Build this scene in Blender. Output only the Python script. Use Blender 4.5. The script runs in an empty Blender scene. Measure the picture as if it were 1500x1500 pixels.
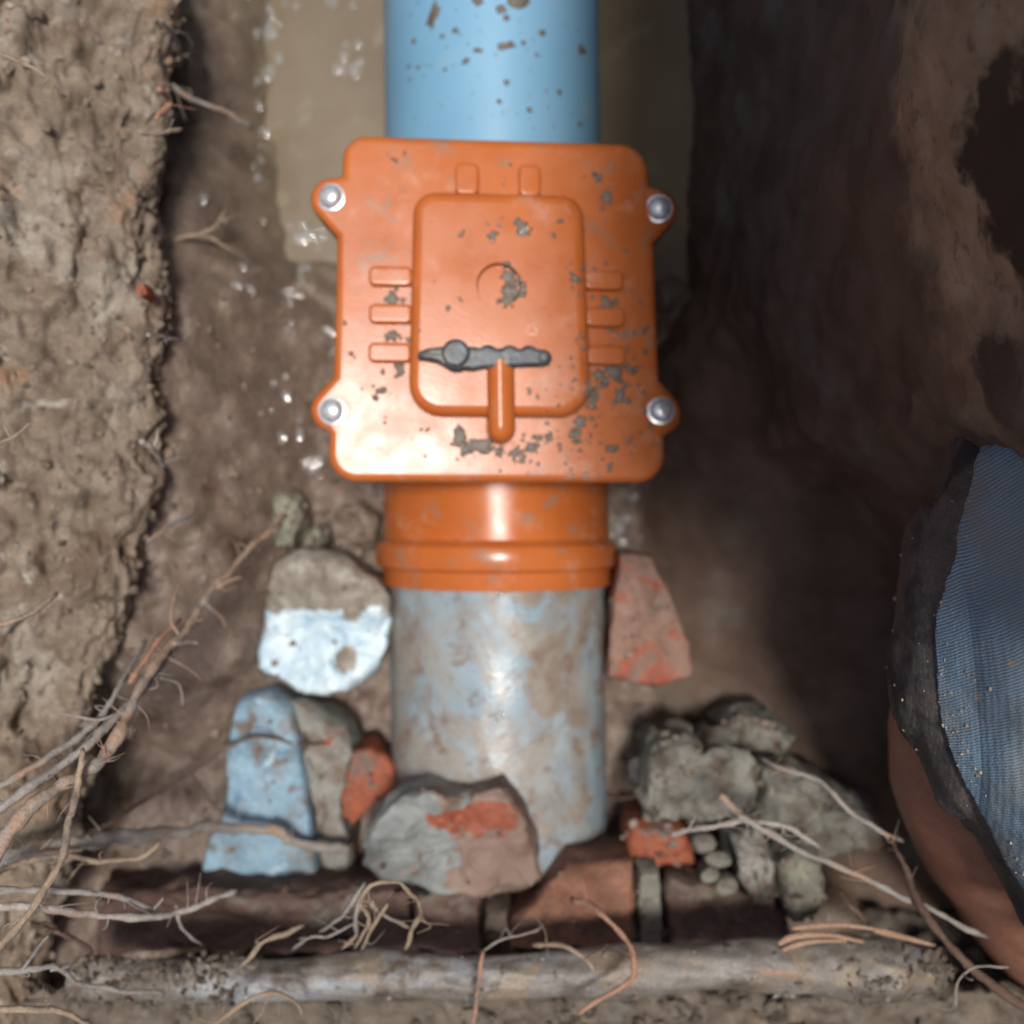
import bpy, bmesh, math, random
import numpy as np
from mathutils import Vector

C = bpy.context.scene.collection
S = bpy.context.scene
R = math.radians
rng = np.random.default_rng(7)
random.seed(7)

# ------------------------------------------------------------------ camera
CAMZ = 0.615
FOV = R(50)
cd = bpy.data.cameras.new("camera")
cam = bpy.data.objects.new("camera", cd)
C.objects.link(cam)
cam.location = (0, 0, CAMZ)
cam.rotation_euler = (0, 0, 0)
cd.sensor_width = 36
cd.sensor_fit = 'HORIZONTAL'
cd.angle = FOV
cd.clip_start = 0.01
cd.clip_end = 300
cd.dof.use_dof = True
cd.dof.focus_distance = 0.34
cd.dof.aperture_fstop = 7.2
S.camera = cam

# ------------------------------------------------------------------ sky, sun, exposure
SUN_DIR = Vector((0.055, 0.022, 1.0)).normalized()      # towards the light
w = bpy.data.worlds.new("World")
S.world = w
w.use_nodes = True
nt = w.node_tree
bg = nt.nodes['Background']
sky = nt.nodes.new('ShaderNodeTexSky')
sky.sky_type = 'NISHITA'
sky.sun_disc = False
sky.sun_elevation = math.asin(SUN_DIR.z)
sky.sun_rotation = math.atan2(SUN_DIR.x, SUN_DIR.y)
sky.air_density = 1.0
sky.dust_density = 3.0
nt.links.new(sky.outputs[0], bg.inputs[0])
bg.inputs[1].default_value = 0.05
sd = bpy.data.lights.new("sun", 'SUN')
sd.energy = 1.5
sd.angle = R(10)
sd.color = (1.0, 0.96, 0.90)
sun = bpy.data.objects.new("sun", sd)
C.objects.link(sun)
sun.rotation_euler = SUN_DIR.to_track_quat('Z', 'Y').to_euler()
sun.location = (0, 0, 3)
S.view_settings.view_transform = 'Standard'
S.view_settings.look = 'None'
S.view_settings.gamma = 1
S.view_settings.use_curve_mapping = False
S.view_settings.exposure = 1.3

# ------------------------------------------------------------------ helpers
K = 2 * math.tan(FOV / 2) / 1500


def at(px, py, z):
    """photo pixel (1500 wide) -> world point on the horizontal plane z"""
    s = K * (CAMZ - z)
    return Vector(((px - 750) * s, (750 - py) * s, z))


def sstep(a, b, x):
    t = np.clip((x - a) / (b - a), 0, 1)
    return t * t * (3 - 2 * t)


_perm = np.random.default_rng(3).permutation(256)
_perm = np.concatenate([_perm, _perm, _perm])
_g = np.random.default_rng(5).normal(size=(256, 3))
_g /= np.linalg.norm(_g, axis=1)[:, None]


def perlin(p):
    p = np.asarray(p, float)
    i = np.floor(p).astype(int)
    f = p - i
    u = f * f * f * (f * (f * 6 - 15) + 10)
    i &= 255
    r = 0
    for dx in (0, 1):
        for dy in (0, 1):
            for dz in (0, 1):
                h = _perm[_perm[_perm[(i[:, 0] + dx) & 255] + ((i[:, 1] + dy) & 255)] + ((i[:, 2] + dz) & 255)]
                d = f - np.array([dx, dy, dz])
                v = (_g[h] * d).sum(1)
                wx = u[:, 0] if dx else 1 - u[:, 0]
                wy = u[:, 1] if dy else 1 - u[:, 1]
                wz = u[:, 2] if dz else 1 - u[:, 2]
                r = r + v * wx * wy * wz
    return r * 1.5


def fbm(p, octs=4, gain=0.5):
    r = 0
    a = 1
    p = np.asarray(p, float).copy()
    for k in range(octs):
        r = r + a * perlin(p + 17.3 * k)
        p = p * 2.03
        a *= gain
    return r


def worley(p):
    p = np.asarray(p, float)
    i = np.floor(p).astype(int)
    best = np.full(len(p), 9.0)
    sec = np.full(len(p), 9.0)
    off = (_g * 0.45 + 0.5)
    for dx in (-1, 0, 1):
        for dy in (-1, 0, 1):
            for dz in (-1, 0, 1):
                c = i + np.array([dx, dy, dz])
                h = _perm[_perm[_perm[c[:, 0] & 255] + (c[:, 1] & 255)] + (c[:, 2] & 255)]
                d = np.linalg.norm(c + off[h] - p, axis=1)
                sec = np.minimum(sec, np.maximum(best, d))
                best = np.minimum(best, d)
    return best, sec


def link(name, me, mat=None, parent=None, loc=None):
    o = bpy.data.objects.new(name, me)
    C.objects.link(o)
    if mat is not None:
        me.materials.append(mat)
    if loc is not None:
        o.location = loc
    if parent is not None:
        o.parent = parent
    return o


def tag(o, label=None, cat=None, group=None, kind=None):
    if label: o['label'] = label
    if cat: o['category'] = cat
    if group: o['group'] = group
    if kind: o['kind'] = kind
    return o


def mesh_np(name, V, F, mat=None, parent=None, origin=None, smooth=True, sharp=None):
    """V (n,3) world coordinates, F list/array of faces. origin = world position of the object's own origin"""
    V = np.asarray(V, float)
    base = np.zeros(3)
    if parent is not None:
        base = np.array(parent.location) + (np.array(parent.parent.location) if parent.parent else 0)
    org = np.array(origin) if origin is not None else base
    me = bpy.data.meshes.new(name)
    if isinstance(F, np.ndarray):
        k = F.shape[1]
        n = len(F)
        me.vertices.add(len(V))
        me.vertices.foreach_set('co', (V - org).ravel())
        me.loops.add(n * k)
        me.loops.foreach_set('vertex_index', F.ravel().astype(np.int32))
        me.polygons.add(n)
        me.polygons.foreach_set('loop_start', np.arange(0, n * k, k, dtype=np.int32))
        me.polygons.foreach_set('loop_total', np.full(n, k, dtype=np.int32))
        me.update(calc_edges=True)
    else:
        me.from_pydata([tuple(v) for v in (V - org)], [], F)
        me.update()
    me.polygons.foreach_set('use_smooth', [smooth] * len(me.polygons))
    if sharp: me.set_sharp_from_angle(angle=R(sharp))
    return link(name, me, mat, parent, tuple(org - base))


def empty(name, loc):
    o = bpy.data.objects.new(name, None)
    C.objects.link(o)
    o.location = loc
    o.empty_display_size = 0.02
    o.matrix_world.translation = loc
    return o


def grid_faces(nu, nv, wrap=False):
    idx = np.arange(nu * nv).reshape(nu, nv)
    if wrap:
        idx = np.concatenate([idx, idx[:, :1]], 1)
    a = idx[:-1, :-1].ravel(); b = idx[1:, :-1].ravel(); c = idx[1:, 1:].ravel(); d = idx[:-1, 1:].ravel()
    return np.stack([a, b, c, d], 1)


def catmull(pts, n):
    P = np.asarray(pts, float)
    if len(P) == 2:
        t = np.linspace(0, 1, n)[:, None]
        return P[0] * (1 - t) + P[1] * t
    Q = np.vstack([2 * P[0] - P[1], P, 2 * P[-1] - P[-2]])
    m = len(P) - 1
    ts = np.linspace(0, m - 1e-6, n)
    k = ts.astype(int)
    t = (ts - k)[:, None]
    p0, p1, p2, p3 = Q[k], Q[k + 1], Q[k + 2], Q[k + 3]
    return 0.5 * (2 * p1 + (p2 - p0) * t + (2 * p0 - 5 * p1 + 4 * p2 - p3) * t * t + (3 * p1 - p0 - 3 * p2 + p3) * t ** 3)


def sweep(path, rad, nseg=10, flat=1.0, up=(0, 0, 1), cap=True):
    """tube along path with per point radius. returns V, F"""
    P = np.asarray(path, float)
    n = len(P)
    rad = np.asarray(rad, float) * np.ones(n)
    T = np.gradient(P, axis=0)
    T /= np.linalg.norm(T, axis=1)[:, None] + 1e-12
    u = np.array(up, float)
    if abs(T[0] @ u) > 0.95: u = np.array([0, 1, 0.1])
    N = []
    v = u - (u @ T[0]) * T[0]
    v /= np.linalg.norm(v)
    for k in range(n):
        v = v - (v @ T[k]) * T[k]
        v /= np.linalg.norm(v)
        N.append(v)
    N = np.array(N)
    B = np.cross(T, N)
    a = np.linspace(0, 2 * math.pi, nseg, endpoint=False)
    V = P[:, None, :] + rad[:, None, None] * (np.cos(a)[None, :, None] * B[:, None, :] + flat * np.sin(a)[None, :, None] * N[:, None, :])
    V = V.reshape(-1, 3)
    F = [list(f) for f in grid_faces(n, nseg, True)]
    if cap:
        F.append(list(range(nseg)))
        F.append([(n - 1) * nseg + k for k in range(nseg)][::-1])
    return V, F


# polygons -----------------------------------------------------------------
def resample(poly, n):
    P = np.asarray(poly, float)
    Q = np.vstack([P, P[:1]])
    L = np.r_[0, np.cumsum(np.linalg.norm(np.diff(Q, axis=0), axis=1))]
    t = np.linspace(0, L[-1], n, endpoint=False)
    return np.stack([np.interp(t, L, Q[:, k]) for k in range(P.shape[1])], 1)


def arc(cx, cy, r, a0, a1, n=8):
    a = np.radians(np.linspace(a0, a1, n))
    return [(cx + r * math.cos(t), cy - r * math.sin(t)) for t in a]


def rrect(x0, y0, x1, y1, rt, rb=None, n=8):
    rb = rt if rb is None else rb
    return (arc(x1 - rt, y0 + rt, rt, 0, 90, n) + arc(x0 + rt, y0 + rt, rt, 90, 180, n)
            + arc(x0 + rb, y1 - rb, rb, 180, 270, n) + arc(x1 - rb, y1 - rb, rb, 270, 360, n))


def poly_offset(P, d):
    """move a closed ccw polygon inwards by d"""
    P = np.asarray(P, float)
    e1 = P - np.roll(P, 1, 0)
    e2 = np.roll(P, -1, 0) - P
    e1 /= np.linalg.norm(e1, axis=1)[:, None] + 1e-12
    e2 /= np.linalg.norm(e2, axis=1)[:, None] + 1e-12
    n1 = np.stack([-e1[:, 1], e1[:, 0]], 1)
    n2 = np.stack([-e2[:, 1], e2[:, 0]], 1)
    m = n1 + n2
    m /= np.linalg.norm(m, axis=1)[:, None] + 1e-12
    c = np.clip((m * n1).sum(1), 0.5, 1)
    return P + m * (d / c)[:, None]


def px_poly(pts, zf):
    """pixel outline -> world xy on surface height zf(py) ; returns ccw xy"""
    P = np.array([at(x, y, zf(y))[:2] for x, y in pts])
    area = 0.5 * np.sum(P[:, 0] * np.roll(P[:, 1], -1) - np.roll(P[:, 0], -1) * P[:, 1])
    return P if area > 0 else P[::-1]


def bevel_prism(name, P, zb, ztop, r, mat, parent, hole=None, hole_depth=0.0015, seg=5, origin=None):
    """P ccw xy. ztop: function(x,y). rounded top edge of radius r; optional round recess"""
    bm = bmesh.new()
    rings = []

    def ring(Q, zf):
        return [bm.verts.new((q[0], q[1], zf(q[0], q[1]))) for q in Q]
    rings.append(ring(P, lambda x, y: zb))
    for k in range(seg + 1):
        a = math.pi / 2 * k / seg
        rings.append(ring(poly_offset(P, r * (1 - math.cos(a))), lambda x, y, a=a: ztop(x, y) - r * (1 - math.sin(a))))
    rings.append(ring(poly_offset(P, r + 0.0006), ztop))
    n = len(P)
    for a, b in zip(rings[:-1], rings[1:]):
        for k in range(n):
            bm.faces.new((a[k], a[(k + 1) % n], b[(k + 1) % n], b[k]))
    last = rings[-1]
    if hole is None:
        bm.faces.new(last)
    else:
        hx, hy, hr = hole
        m = 32
        cir = [(hx + hr * math.cos(2 * math.pi * k / m), hy + hr * math.sin(2 * math.pi * k / m)) for k in range(m)]
        h0 = ring(cir, ztop)
        edges = []
        for k in range(n):
            edges.append(bm.edges.get((last[k], last[(k + 1) % n])))
        for k in range(m):
            edges.append(bm.edges.new((h0[k], h0[(k + 1) % m])))
        bmesh.ops.triangle_fill(bm, use_beauty=True, edges=edges, normal=(0, 0, 1))
        h1 = ring([(hx + (x - hx) * 0.95, hy + (y - hy) * 0.95) for x, y in cir], lambda x, y: ztop(x, y) - hole_depth)
        h2 = ring([(hx + (x - hx) * 0.88, hy + (y - hy) * 0.88) for x, y in cir], lambda x, y: ztop(x, y) - hole_depth)
        for a, b in ((h0, h1), (h1, h2)):
            for k in range(m):
                bm.faces.new((a[k], a[(k + 1) % m], b[(k + 1) % m], b[k]))
        bm.faces.new(h2)
    bmesh.ops.recalc_face_normals(bm, faces=bm.faces)
    me = bpy.data.meshes.new(name)
    base = np.array(parent.matrix_world.translation) if parent else np.zeros(3)
    org = np.array(origin) if origin is not None else base
    bmesh.ops.translate(bm, verts=bm.verts, vec=tuple(-org))
    bm.to_mesh(me)
    bm.free()
    me.polygons.foreach_set('use_smooth', [True] * len(me.polygons))
    me.set_sharp_from_angle(angle=R(50))
    return link(name, me, mat, parent, tuple(org - base))


# ------------------------------------------------------------------ materials
class N:
    """small node-tree writer"""
    def __init__(s, name):
        s.m = bpy.data.materials.new(name)
        s.m.use_nodes = True
        s.t = s.m.node_tree
        s.b = s.t.nodes['Principled BSDF']
        tc = s.t.nodes.new('ShaderNodeTexCoord')
        s.co = tc.outputs['Object']

    def n(s, typ, **kw):
        x = s.t.nodes.new(typ)
        for k, v in kw.items(): setattr(x, k, v)
        return x

    def l(s, a, b): s.t.links.new(a, b)

    def shift(s, v, scale=(1, 1, 1), rot=(0, 0, 0)):
        m = s.n('ShaderNodeMapping')
        m.inputs['Location'].default_value = v
        m.inputs['Scale'].default_value = scale
        m.inputs['Rotation'].default_value = rot
        s.l(s.co, m.inputs[0])
        return m.outputs[0]

    def noise(s, scale, detail=4, rough=0.55, off=(0, 0, 0), stretch=(1, 1, 1), dist=0.0):
        x = s.n('ShaderNodeTexNoise')
        s.l(s.shift(off, stretch), x.inputs['Vector'])
        x.inputs['Scale'].default_value = scale
        x.inputs['Detail'].default_value = detail
        x.inputs['Roughness'].default_value = rough
        x.inputs['Distortion'].default_value = dist
        return x.outputs['Fac']

    def ramp(s, v, lo, hi, a=0.0, b=1.0):
        x = s.n('ShaderNodeMapRange')
        s.l(v, x.inputs['Value'])
        x.inputs['From Min'].default_value = lo
        x.inputs['From Max'].default_value = hi
        x.inputs['To Min'].default_value = a
        x.inputs['To Max'].default_value = b
        return x.outputs[0]

    def math(s, op, a, b=None):
        x = s.n('ShaderNodeMath', operation=op)
        for k, v in enumerate((a, b)):
            if v is None: continue
            if isinstance(v, (int, float)): x.inputs[k].default_value = v
            else: s.l(v, x.inputs[k])
        return x.outputs[0]

    def mix(s, f, a, b):
        x = s.n('ShaderNodeMix', data_type='RGBA')
        for key, v in ((0, f), (6, a), (7, b)):
            if isinstance(v, (int, float)): x.inputs[key].default_value = v
            elif isinstance(v, tuple): x.inputs[key].default_value = (*v, 1)
            else: s.l(v, x.inputs[key])
        return x.outputs[2]

    def axis(s, k):
        x = s.n('ShaderNodeSeparateXYZ')
        s.l(s.co, x.inputs[0])
        return x.outputs[k]

    def bump(s, h, strength, dist, prev=None):
        x = s.n('ShaderNodeBump')
        s.l(h, x.inputs['Height'])
        x.inputs['Strength'].default_value = strength
        x.inputs['Distance'].default_value = dist
        if prev is not None: s.l(prev, x.inputs['Normal'])
        return x.outputs[0]

    def out(s, col, rough, normal=None, spec=0.5, metal=0.0, coat=None):
        for key, v in (('Base Color', col), ('Roughness', rough), ('Metallic', metal), ('Specular IOR Level', spec)):
            if isinstance(v, (int, float)): s.b.inputs[key].default_value = v
            elif isinstance(v, tuple): s.b.inputs[key].default_value = (*v, 1)
            else: s.l(v, s.b.inputs[key])
        if normal is not None: s.l(normal, s.b.inputs['Normal'])
        if coat is not None:
            if isinstance(coat, (int, float)): s.b.inputs['Coat Weight'].default_value = coat
            else: s.l(coat, s.b.inputs['Coat Weight'])
            s.b.inputs['Coat Roughness'].default_value = 0.08
        return s.m


def layered(name, base, layers, rough=(0.6, 0.9), bump=((300, 0.6, 0.0012),), fine=900, spec=0.35, coat=None, off=(0, 0, 0)):
    """base: two colours mixed by a noise; layers: (colour, scale, lo, hi[, stretch]) painted over as patches"""
    k = N(name)
    c = k.mix(k.ramp(k.noise(60, 6, 0.65, off), 0.35, 0.65), base[0], base[1])
    for q, L in enumerate(layers):
        st = L[4] if len(L) > 4 else (1, 1, 1)
        f = k.ramp(k.noise(L[1], 6, 0.62, (off[0] + 3.1 * q + 1, off[1] + 5, off[2] + q), st, 0.4), L[2], L[3])
        c = k.mix(f, c, L[0])
    g = k.ramp(k.noise(fine, 3, 0.6, off), 0.3, 0.7, 0.72, 1.25)
    mm = k.n('ShaderNodeMix', data_type='RGBA', blend_type='MULTIPLY')
    mm.inputs[0].default_value = 1
    k.l(c, mm.inputs[6]); k.l(g, mm.inputs[7])
    nr = None
    for sc, st, di in bump:
        nr = k.bump(k.noise(sc, 6, 0.65, off), st, di, nr)
    rg = k.ramp(k.noise(45, 5, 0.6, (7, off[0], 2)), 0.35, 0.65, rough[0], rough[1])
    return k.out(mm.outputs[2], rg, nr, spec, 0.0, coat)


M = {}
M['mud'] = layered('wet_mud', ((0.145, 0.104, 0.080), (0.215, 0.160, 0.124)),
                   [((0.085, 0.055, 0.037), 28, 0.55, 0.68), ((0.25, 0.205, 0.15), 38, 0.60, 0.72), ((0.16, 0.075, 0.05), 33, 0.68, 0.76)],
                   rough=(0.10, 0.62), bump=((120, 0.6, 0.003), (420, 0.6, 0.0012)), spec=0.5)
def add_silt(m):
    k = N.__new__(N)
    k.m = m; k.t = m.node_tree; k.b = k.t.nodes['Principled BSDF']
    k.co = [n for n in k.t.nodes if n.type == 'TEX_COORD'][0].outputs['Object']
    src = k.b.inputs['Base Color'].links[0].from_socket
    nz = k.ramp(k.noise(45, 5, 0.6, (3, 3, 3)), 0.3, 0.7, -0.012, 0.012)
    f = k.math('MULTIPLY', k.ramp(k.math('ADD', k.axis(2), nz), 0.014, 0.036, 0.85, 0.0), k.ramp(k.axis(1), 0.07, 0.12))
    k.l(k.mix(f, src, (0.165, 0.131, 0.090)), k.b.inputs['Base Color'])


add_silt(M['mud'])
M['bank'] = layered('bank_soil', ((0.150, 0.112, 0.080), (0.265, 0.210, 0.160)),
                    [((0.26, 0.15, 0.09), 20, 0.58, 0.70), ((0.335, 0.30, 0.25), 17, 0.53, 0.68), ((0.13, 0.09, 0.062), 22, 0.57, 0.68), ((0.38, 0.35, 0.30), 60, 0.62, 0.70)],
                    rough=(0.75, 0.95), bump=((200, 0.6, 0.002), (700, 0.5, 0.0007)), spec=0.25)
M['soil'] = layered('dark_soil', ((0.095, 0.075, 0.060), (0.20, 0.165, 0.13)),
                    [((0.20, 0.19, 0.165), 50, 0.60, 0.70), ((0.17, 0.10, 0.06), 38, 0.62, 0.70)],
                    rough=(0.75, 0.95), bump=((300, 0.8, 0.002), (900, 0.7, 0.0008)), spec=0.25)
M['ground'] = layered('topsoil', ((0.11, 0.08, 0.055), (0.19, 0.145, 0.10)), [((0.09, 0.10, 0.05), 3, 0.55, 0.65)],
                      rough=(0.8, 0.95), bump=((60, 0.8, 0.01),), fine=200, spec=0.2)


def m_wall():
    k = N('wall_soil_and_floor_shade')
    c = k.mix(k.ramp(k.noise(35, 6, 0.6), 0.35, 0.65), (0.088, 0.055, 0.039), (0.145, 0.098, 0.073))  # wall soil; its dark tone also paints shade where the foot covers the floor
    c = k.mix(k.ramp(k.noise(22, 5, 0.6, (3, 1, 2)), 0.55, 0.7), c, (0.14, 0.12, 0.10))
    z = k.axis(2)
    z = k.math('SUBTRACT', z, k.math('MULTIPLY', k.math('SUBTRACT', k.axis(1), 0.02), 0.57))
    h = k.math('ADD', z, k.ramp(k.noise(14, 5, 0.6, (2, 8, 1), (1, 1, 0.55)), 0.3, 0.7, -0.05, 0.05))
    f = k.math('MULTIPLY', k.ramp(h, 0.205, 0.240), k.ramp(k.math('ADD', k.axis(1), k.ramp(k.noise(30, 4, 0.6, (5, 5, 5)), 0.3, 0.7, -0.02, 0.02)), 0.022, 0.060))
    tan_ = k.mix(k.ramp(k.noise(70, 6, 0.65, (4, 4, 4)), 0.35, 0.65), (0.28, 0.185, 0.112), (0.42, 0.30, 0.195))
    tan_ = k.mix(k.ramp(k.noise(130, 6, 0.7, (2, 6, 6)), 0.56, 0.66, 0, 0.7), tan_, (0.13, 0.085, 0.052))
    tan_ = k.mix(k.ramp(k.noise(9, 4, 0.55, (9, 3, 6), (1, 1, 0.6)), 0.56, 0.62), tan_, (0.050, 0.034, 0.024))
    for yc, zc, ry, rz in ((0.083, 0.340, 0.030, 0.032), (0.036, 0.300, 0.014, 0.014)):      # wet stains
        u = k.math('DIVIDE', k.math('SUBTRACT', k.axis(1), yc), ry)
        v = k.math('DIVIDE', k.math('SUBTRACT', k.axis(2), zc), rz)
        dd = k.math('ADD', k.math('ADD', k.math('MULTIPLY', u, u), k.math('MULTIPLY', v, v)), k.ramp(k.noise(55, 5, 0.6, (6, 1, 2)), 0.3, 0.7, -0.7, 0.7))
        tan_ = k.mix(k.ramp(dd, 0.7, 1.15, 1.0, 0.0), tan_, (0.055, 0.036, 0.024))
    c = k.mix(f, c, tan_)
    nr = k.bump(k.noise(160, 6, 0.65), 0.5, 0.002)
    nr = k.bump(k.noise(600, 4, 0.6), 0.4, 0.0006, nr)
    return k.out(c, 0.8, nr, 0.25)


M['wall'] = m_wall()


def m_water():
    k = N('muddy_water')
    c = k.mix(k.ramp(k.noise(18, 4, 0.5), 0.3, 0.7), (0.150, 0.118, 0.079), (0.205, 0.166, 0.115))
    c = k.mix(k.ramp(k.noise(55, 4, 0.6, (4, 1, 0)), 0.60, 0.78, 0, 0.5), c, (0.30, 0.265, 0.21))
    nr = k.bump(k.noise(45, 3, 0.5), 0.25, 0.002)
    return k.out(c, 0.12, nr, 0.45)


M['water'] = m_water()


def m_orange(name, dirt=0.0):
    k = N(name)
    c = k.mix(k.ramp(k.noise(30, 3, 0.5), 0.3, 0.7), (0.41, 0.103, 0.022), (0.47, 0.130, 0.033))
    # pale dried water film, brown silt specks
    c = k.mix(k.ramp(k.noise(70, 5, 0.65, (2, 2, 1)), 0.56, 0.74, 0, 0.40), c, (0.52, 0.33, 0.25))
    c = k.mix(k.ramp(k.noise(260, 4, 0.6, (5, 1, 3)), 0.66, 0.74, 0, 0.75), c, (0.17, 0.12, 0.085))
    if dirt:
        c = k.mix(k.ramp(k.noise(85, 6, 0.68, (1, 7, 3)), 0.59 - dirt, 0.70 - dirt, 0, 0.7), c, (0.24, 0.165, 0.115))
    nr = k.bump(k.noise(16, 2, 0.4), 0.075, 0.010)
    nr = k.bump(k.noise(900, 3, 0.5), 0.10, 0.0003, nr)
    rg = k.ramp(k.noise(60, 4, 0.6, (8, 1, 1)), 0.35, 0.65, 0.20, 0.30)
    return k.out(c, rg, nr, 0.27)


M['orange'] = m_orange('orange_plastic')
M['orange_dirty'] = m_orange('orange_plastic_splashed', 0.03)


def m_bluepipe():
    k = N('blue_grey_pipe')
    c = k.mix(k.ramp(k.noise(14, 3, 0.5), 0.3, 0.7), (0.150, 0.330, 0.490), (0.195, 0.385, 0.550))
    c = k.mix(k.ramp(k.noise(40, 5, 0.6, (2, 2, 2)), 0.60, 0.75, 0, 0.5), c, (0.33, 0.38, 0.38))
    nr = k.bump(k.noise(500, 3, 0.5), 0.08, 0.0004)
    return k.out(c, 0.42, nr, 0.4)


M['blue_pipe'] = m_bluepipe()


def m_drop():
    k = N('water_film_on_mud')
    k.b.inputs['Transmission Weight'].default_value = 0.85
    k.b.inputs['IOR'].default_value = 1.33
    return k.out((0.9, 0.9, 0.88), 0.04, None, 0.6)


M['drop'] = m_drop()


def m_oldpipe():
    k = N('mud_stained_pipe')
    c = k.mix(k.ramp(k.noise(22, 4, 0.5), 0.35, 0.65), (0.20, 0.285, 0.34), (0.30, 0.35, 0.375))
    c = k.mix(k.ramp(k.noise(34, 7, 0.68, (3, 1, 5), (1.0, 0.75, 1), 0.5), 0.44, 0.58, 0, 0.90), c, (0.225, 0.168, 0.120))
    c = k.mix(k.ramp(k.noise(48, 7, 0.68, (6, 2, 5), (1, 0.8, 1), 0.5), 0.49, 0.60, 0, 0.80), c, (0.30, 0.275, 0.235))
    c = k.mix(k.ramp(k.noise(85, 7, 0.7, (1, 9, 2)), 0.53, 0.65, 0, 0.75), c, (0.17, 0.10, 0.070))
    c = k.mix(k.ramp(k.noise(130, 3, 0.5, (1, 3, 7)), 0.72, 0.75, 0, 0.9), c, (0.26, 0.06, 0.03))
    nr = k.bump(k.noise(70, 6, 0.65, (3, 1, 5)), 0.35, 0.0015)
    nr = k.bump(k.noise(500, 4, 0.6), 0.4, 0.0006, nr)
    rg = k.ramp(k.noise(60, 5, 0.6, (8, 1, 1)), 0.35, 0.65, 0.20, 0.50)
    return k.out(c, rg, nr, 0.5)


M['old_pipe'] = m_oldpipe()
M['hollow'] = layered('pipe_inside', ((0.03, 0.03, 0.03), (0.05, 0.045, 0.04)), [])


def m_metal():
    k = N('zinc_screw')
    c = k.mix(k.ramp(k.noise(300, 4, 0.6), 0.4, 0.6), (0.56, 0.58, 0.59), (0.72, 0.74, 0.75))
    return k.out(c, 0.24, k.bump(k.noise(500, 3, 0.5), 0.3, 0.0005), 0.5, 0.55)


M['zinc'] = m_metal()


def m_black():
    k = N('black_plastic_lever')
    c = k.mix(k.ramp(k.noise(160, 5, 0.6), 0.42, 0.60), (0.022, 0.030, 0.038), (0.060, 0.078, 0.095))
    c = k.mix(k.ramp(k.noise(180, 5, 0.65, (4, 4, 1)), 0.53, 0.66, 0, 0.8), c, (0.15, 0.125, 0.10))
    return k.out(c, 0.42, k.bump(k.noise(400, 3, 0.6), 0.3, 0.0005), 0.4)


M['black'] = m_black()
M['splash'] = layered('grey_mud_splash', ((0.105, 0.082, 0.062), (0.165, 0.132, 0.102)), [], rough=(0.3, 0.6), bump=((700, 0.7, 0.0006),), spec=0.5)


def m_painted_stone():
    k = N('blue_white_stone')
    c = k.mix(k.ramp(k.noise(75, 5, 0.65), 0.35, 0.65), (0.36, 0.50, 0.60), (0.62, 0.71, 0.74))
    c = k.mix(k.ramp(k.noise(120, 4, 0.6, (2, 3, 1)), 0.60, 0.68), c, (0.20, 0.36, 0.48))
    y = k.axis(1)
    h = k.math('ADD', y, k.ramp(k.noise(55, 5, 0.6, (1, 1, 1)), 0.3, 0.7, -0.008, 0.008))
    f = k.ramp(h, 0.0055, 0.0075)
    mud = k.mix(k.ramp(k.noise(110, 5, 0.65, (7, 1, 1)), 0.35, 0.65), (0.17, 0.145, 0.115), (0.27, 0.24, 0.20))
    c = k.mix(f, c, mud)
    u = k.math('DIVIDE', k.math('SUBTRACT', k.axis(0), 0.0125), 0.0055)
    v = k.math('DIVIDE', k.math('ADD', k.axis(1), 0.0170), 0.0065)
    dd = k.math('ADD', k.math('ADD', k.math('MULTIPLY', u, u), k.math('MULTIPLY', v, v)), k.ramp(k.noise(130, 4, 0.6), 0.3, 0.7, -0.6, 0.6))
    c = k.mix(k.ramp(dd, 0.8, 1.2, 1.0, 0.0), c, (0.22, 0.19, 0.15))
    nr = k.bump(k.noise(150, 6, 0.65), 0.6, 0.0018)
    return k.out(c, 0.38, nr, 0.5)


M['splash_pale'] = layered('pale_mud_speck', ((0.30, 0.235, 0.165), (0.40, 0.33, 0.25)), [])
M['painted_stone'] = m_painted_stone()
M['blue_stone'] = layered('blue_stone', ((0.17, 0.275, 0.36), (0.26, 0.385, 0.475)),
                          [((0.10, 0.19, 0.26), 55, 0.55, 0.66), ((0.42, 0.55, 0.63), 70, 0.62, 0.70), ((0.20, 0.19, 0.17), 30, 0.49, 0.62), ((0.14, 0.11, 0.085), 60, 0.57, 0.68)],
                          rough=(0.45, 0.8), bump=((120, 0.7, 0.002), (500, 0.6, 0.0008)))
M['mortar_brick'] = layered('mortar_covered_brick', ((0.195, 0.195, 0.175), (0.275, 0.27, 0.24)),
                            [((0.27, 0.072, 0.033), 30, 0.60, 0.64), ((0.17, 0.125, 0.095), 45, 0.50, 0.62)],
                            rough=(0.6, 0.9), bump=((110, 0.7, 0.002), (450, 0.7, 0.001)))
M['brick_mortar'] = layered('brick_with_mortar', ((0.185, 0.115, 0.085), (0.245, 0.165, 0.13)),
                            [((0.215, 0.22, 0.205), 26, 0.49, 0.55), ((0.25, 0.066, 0.032), 24, 0.56, 0.60), ((0.155, 0.115, 0.09), 60, 0.56, 0.66)],
                            rough=(0.55, 0.9), bump=((110, 0.7, 0.002), (450, 0.7, 0.001)), off=(2, 4, 1))


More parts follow.
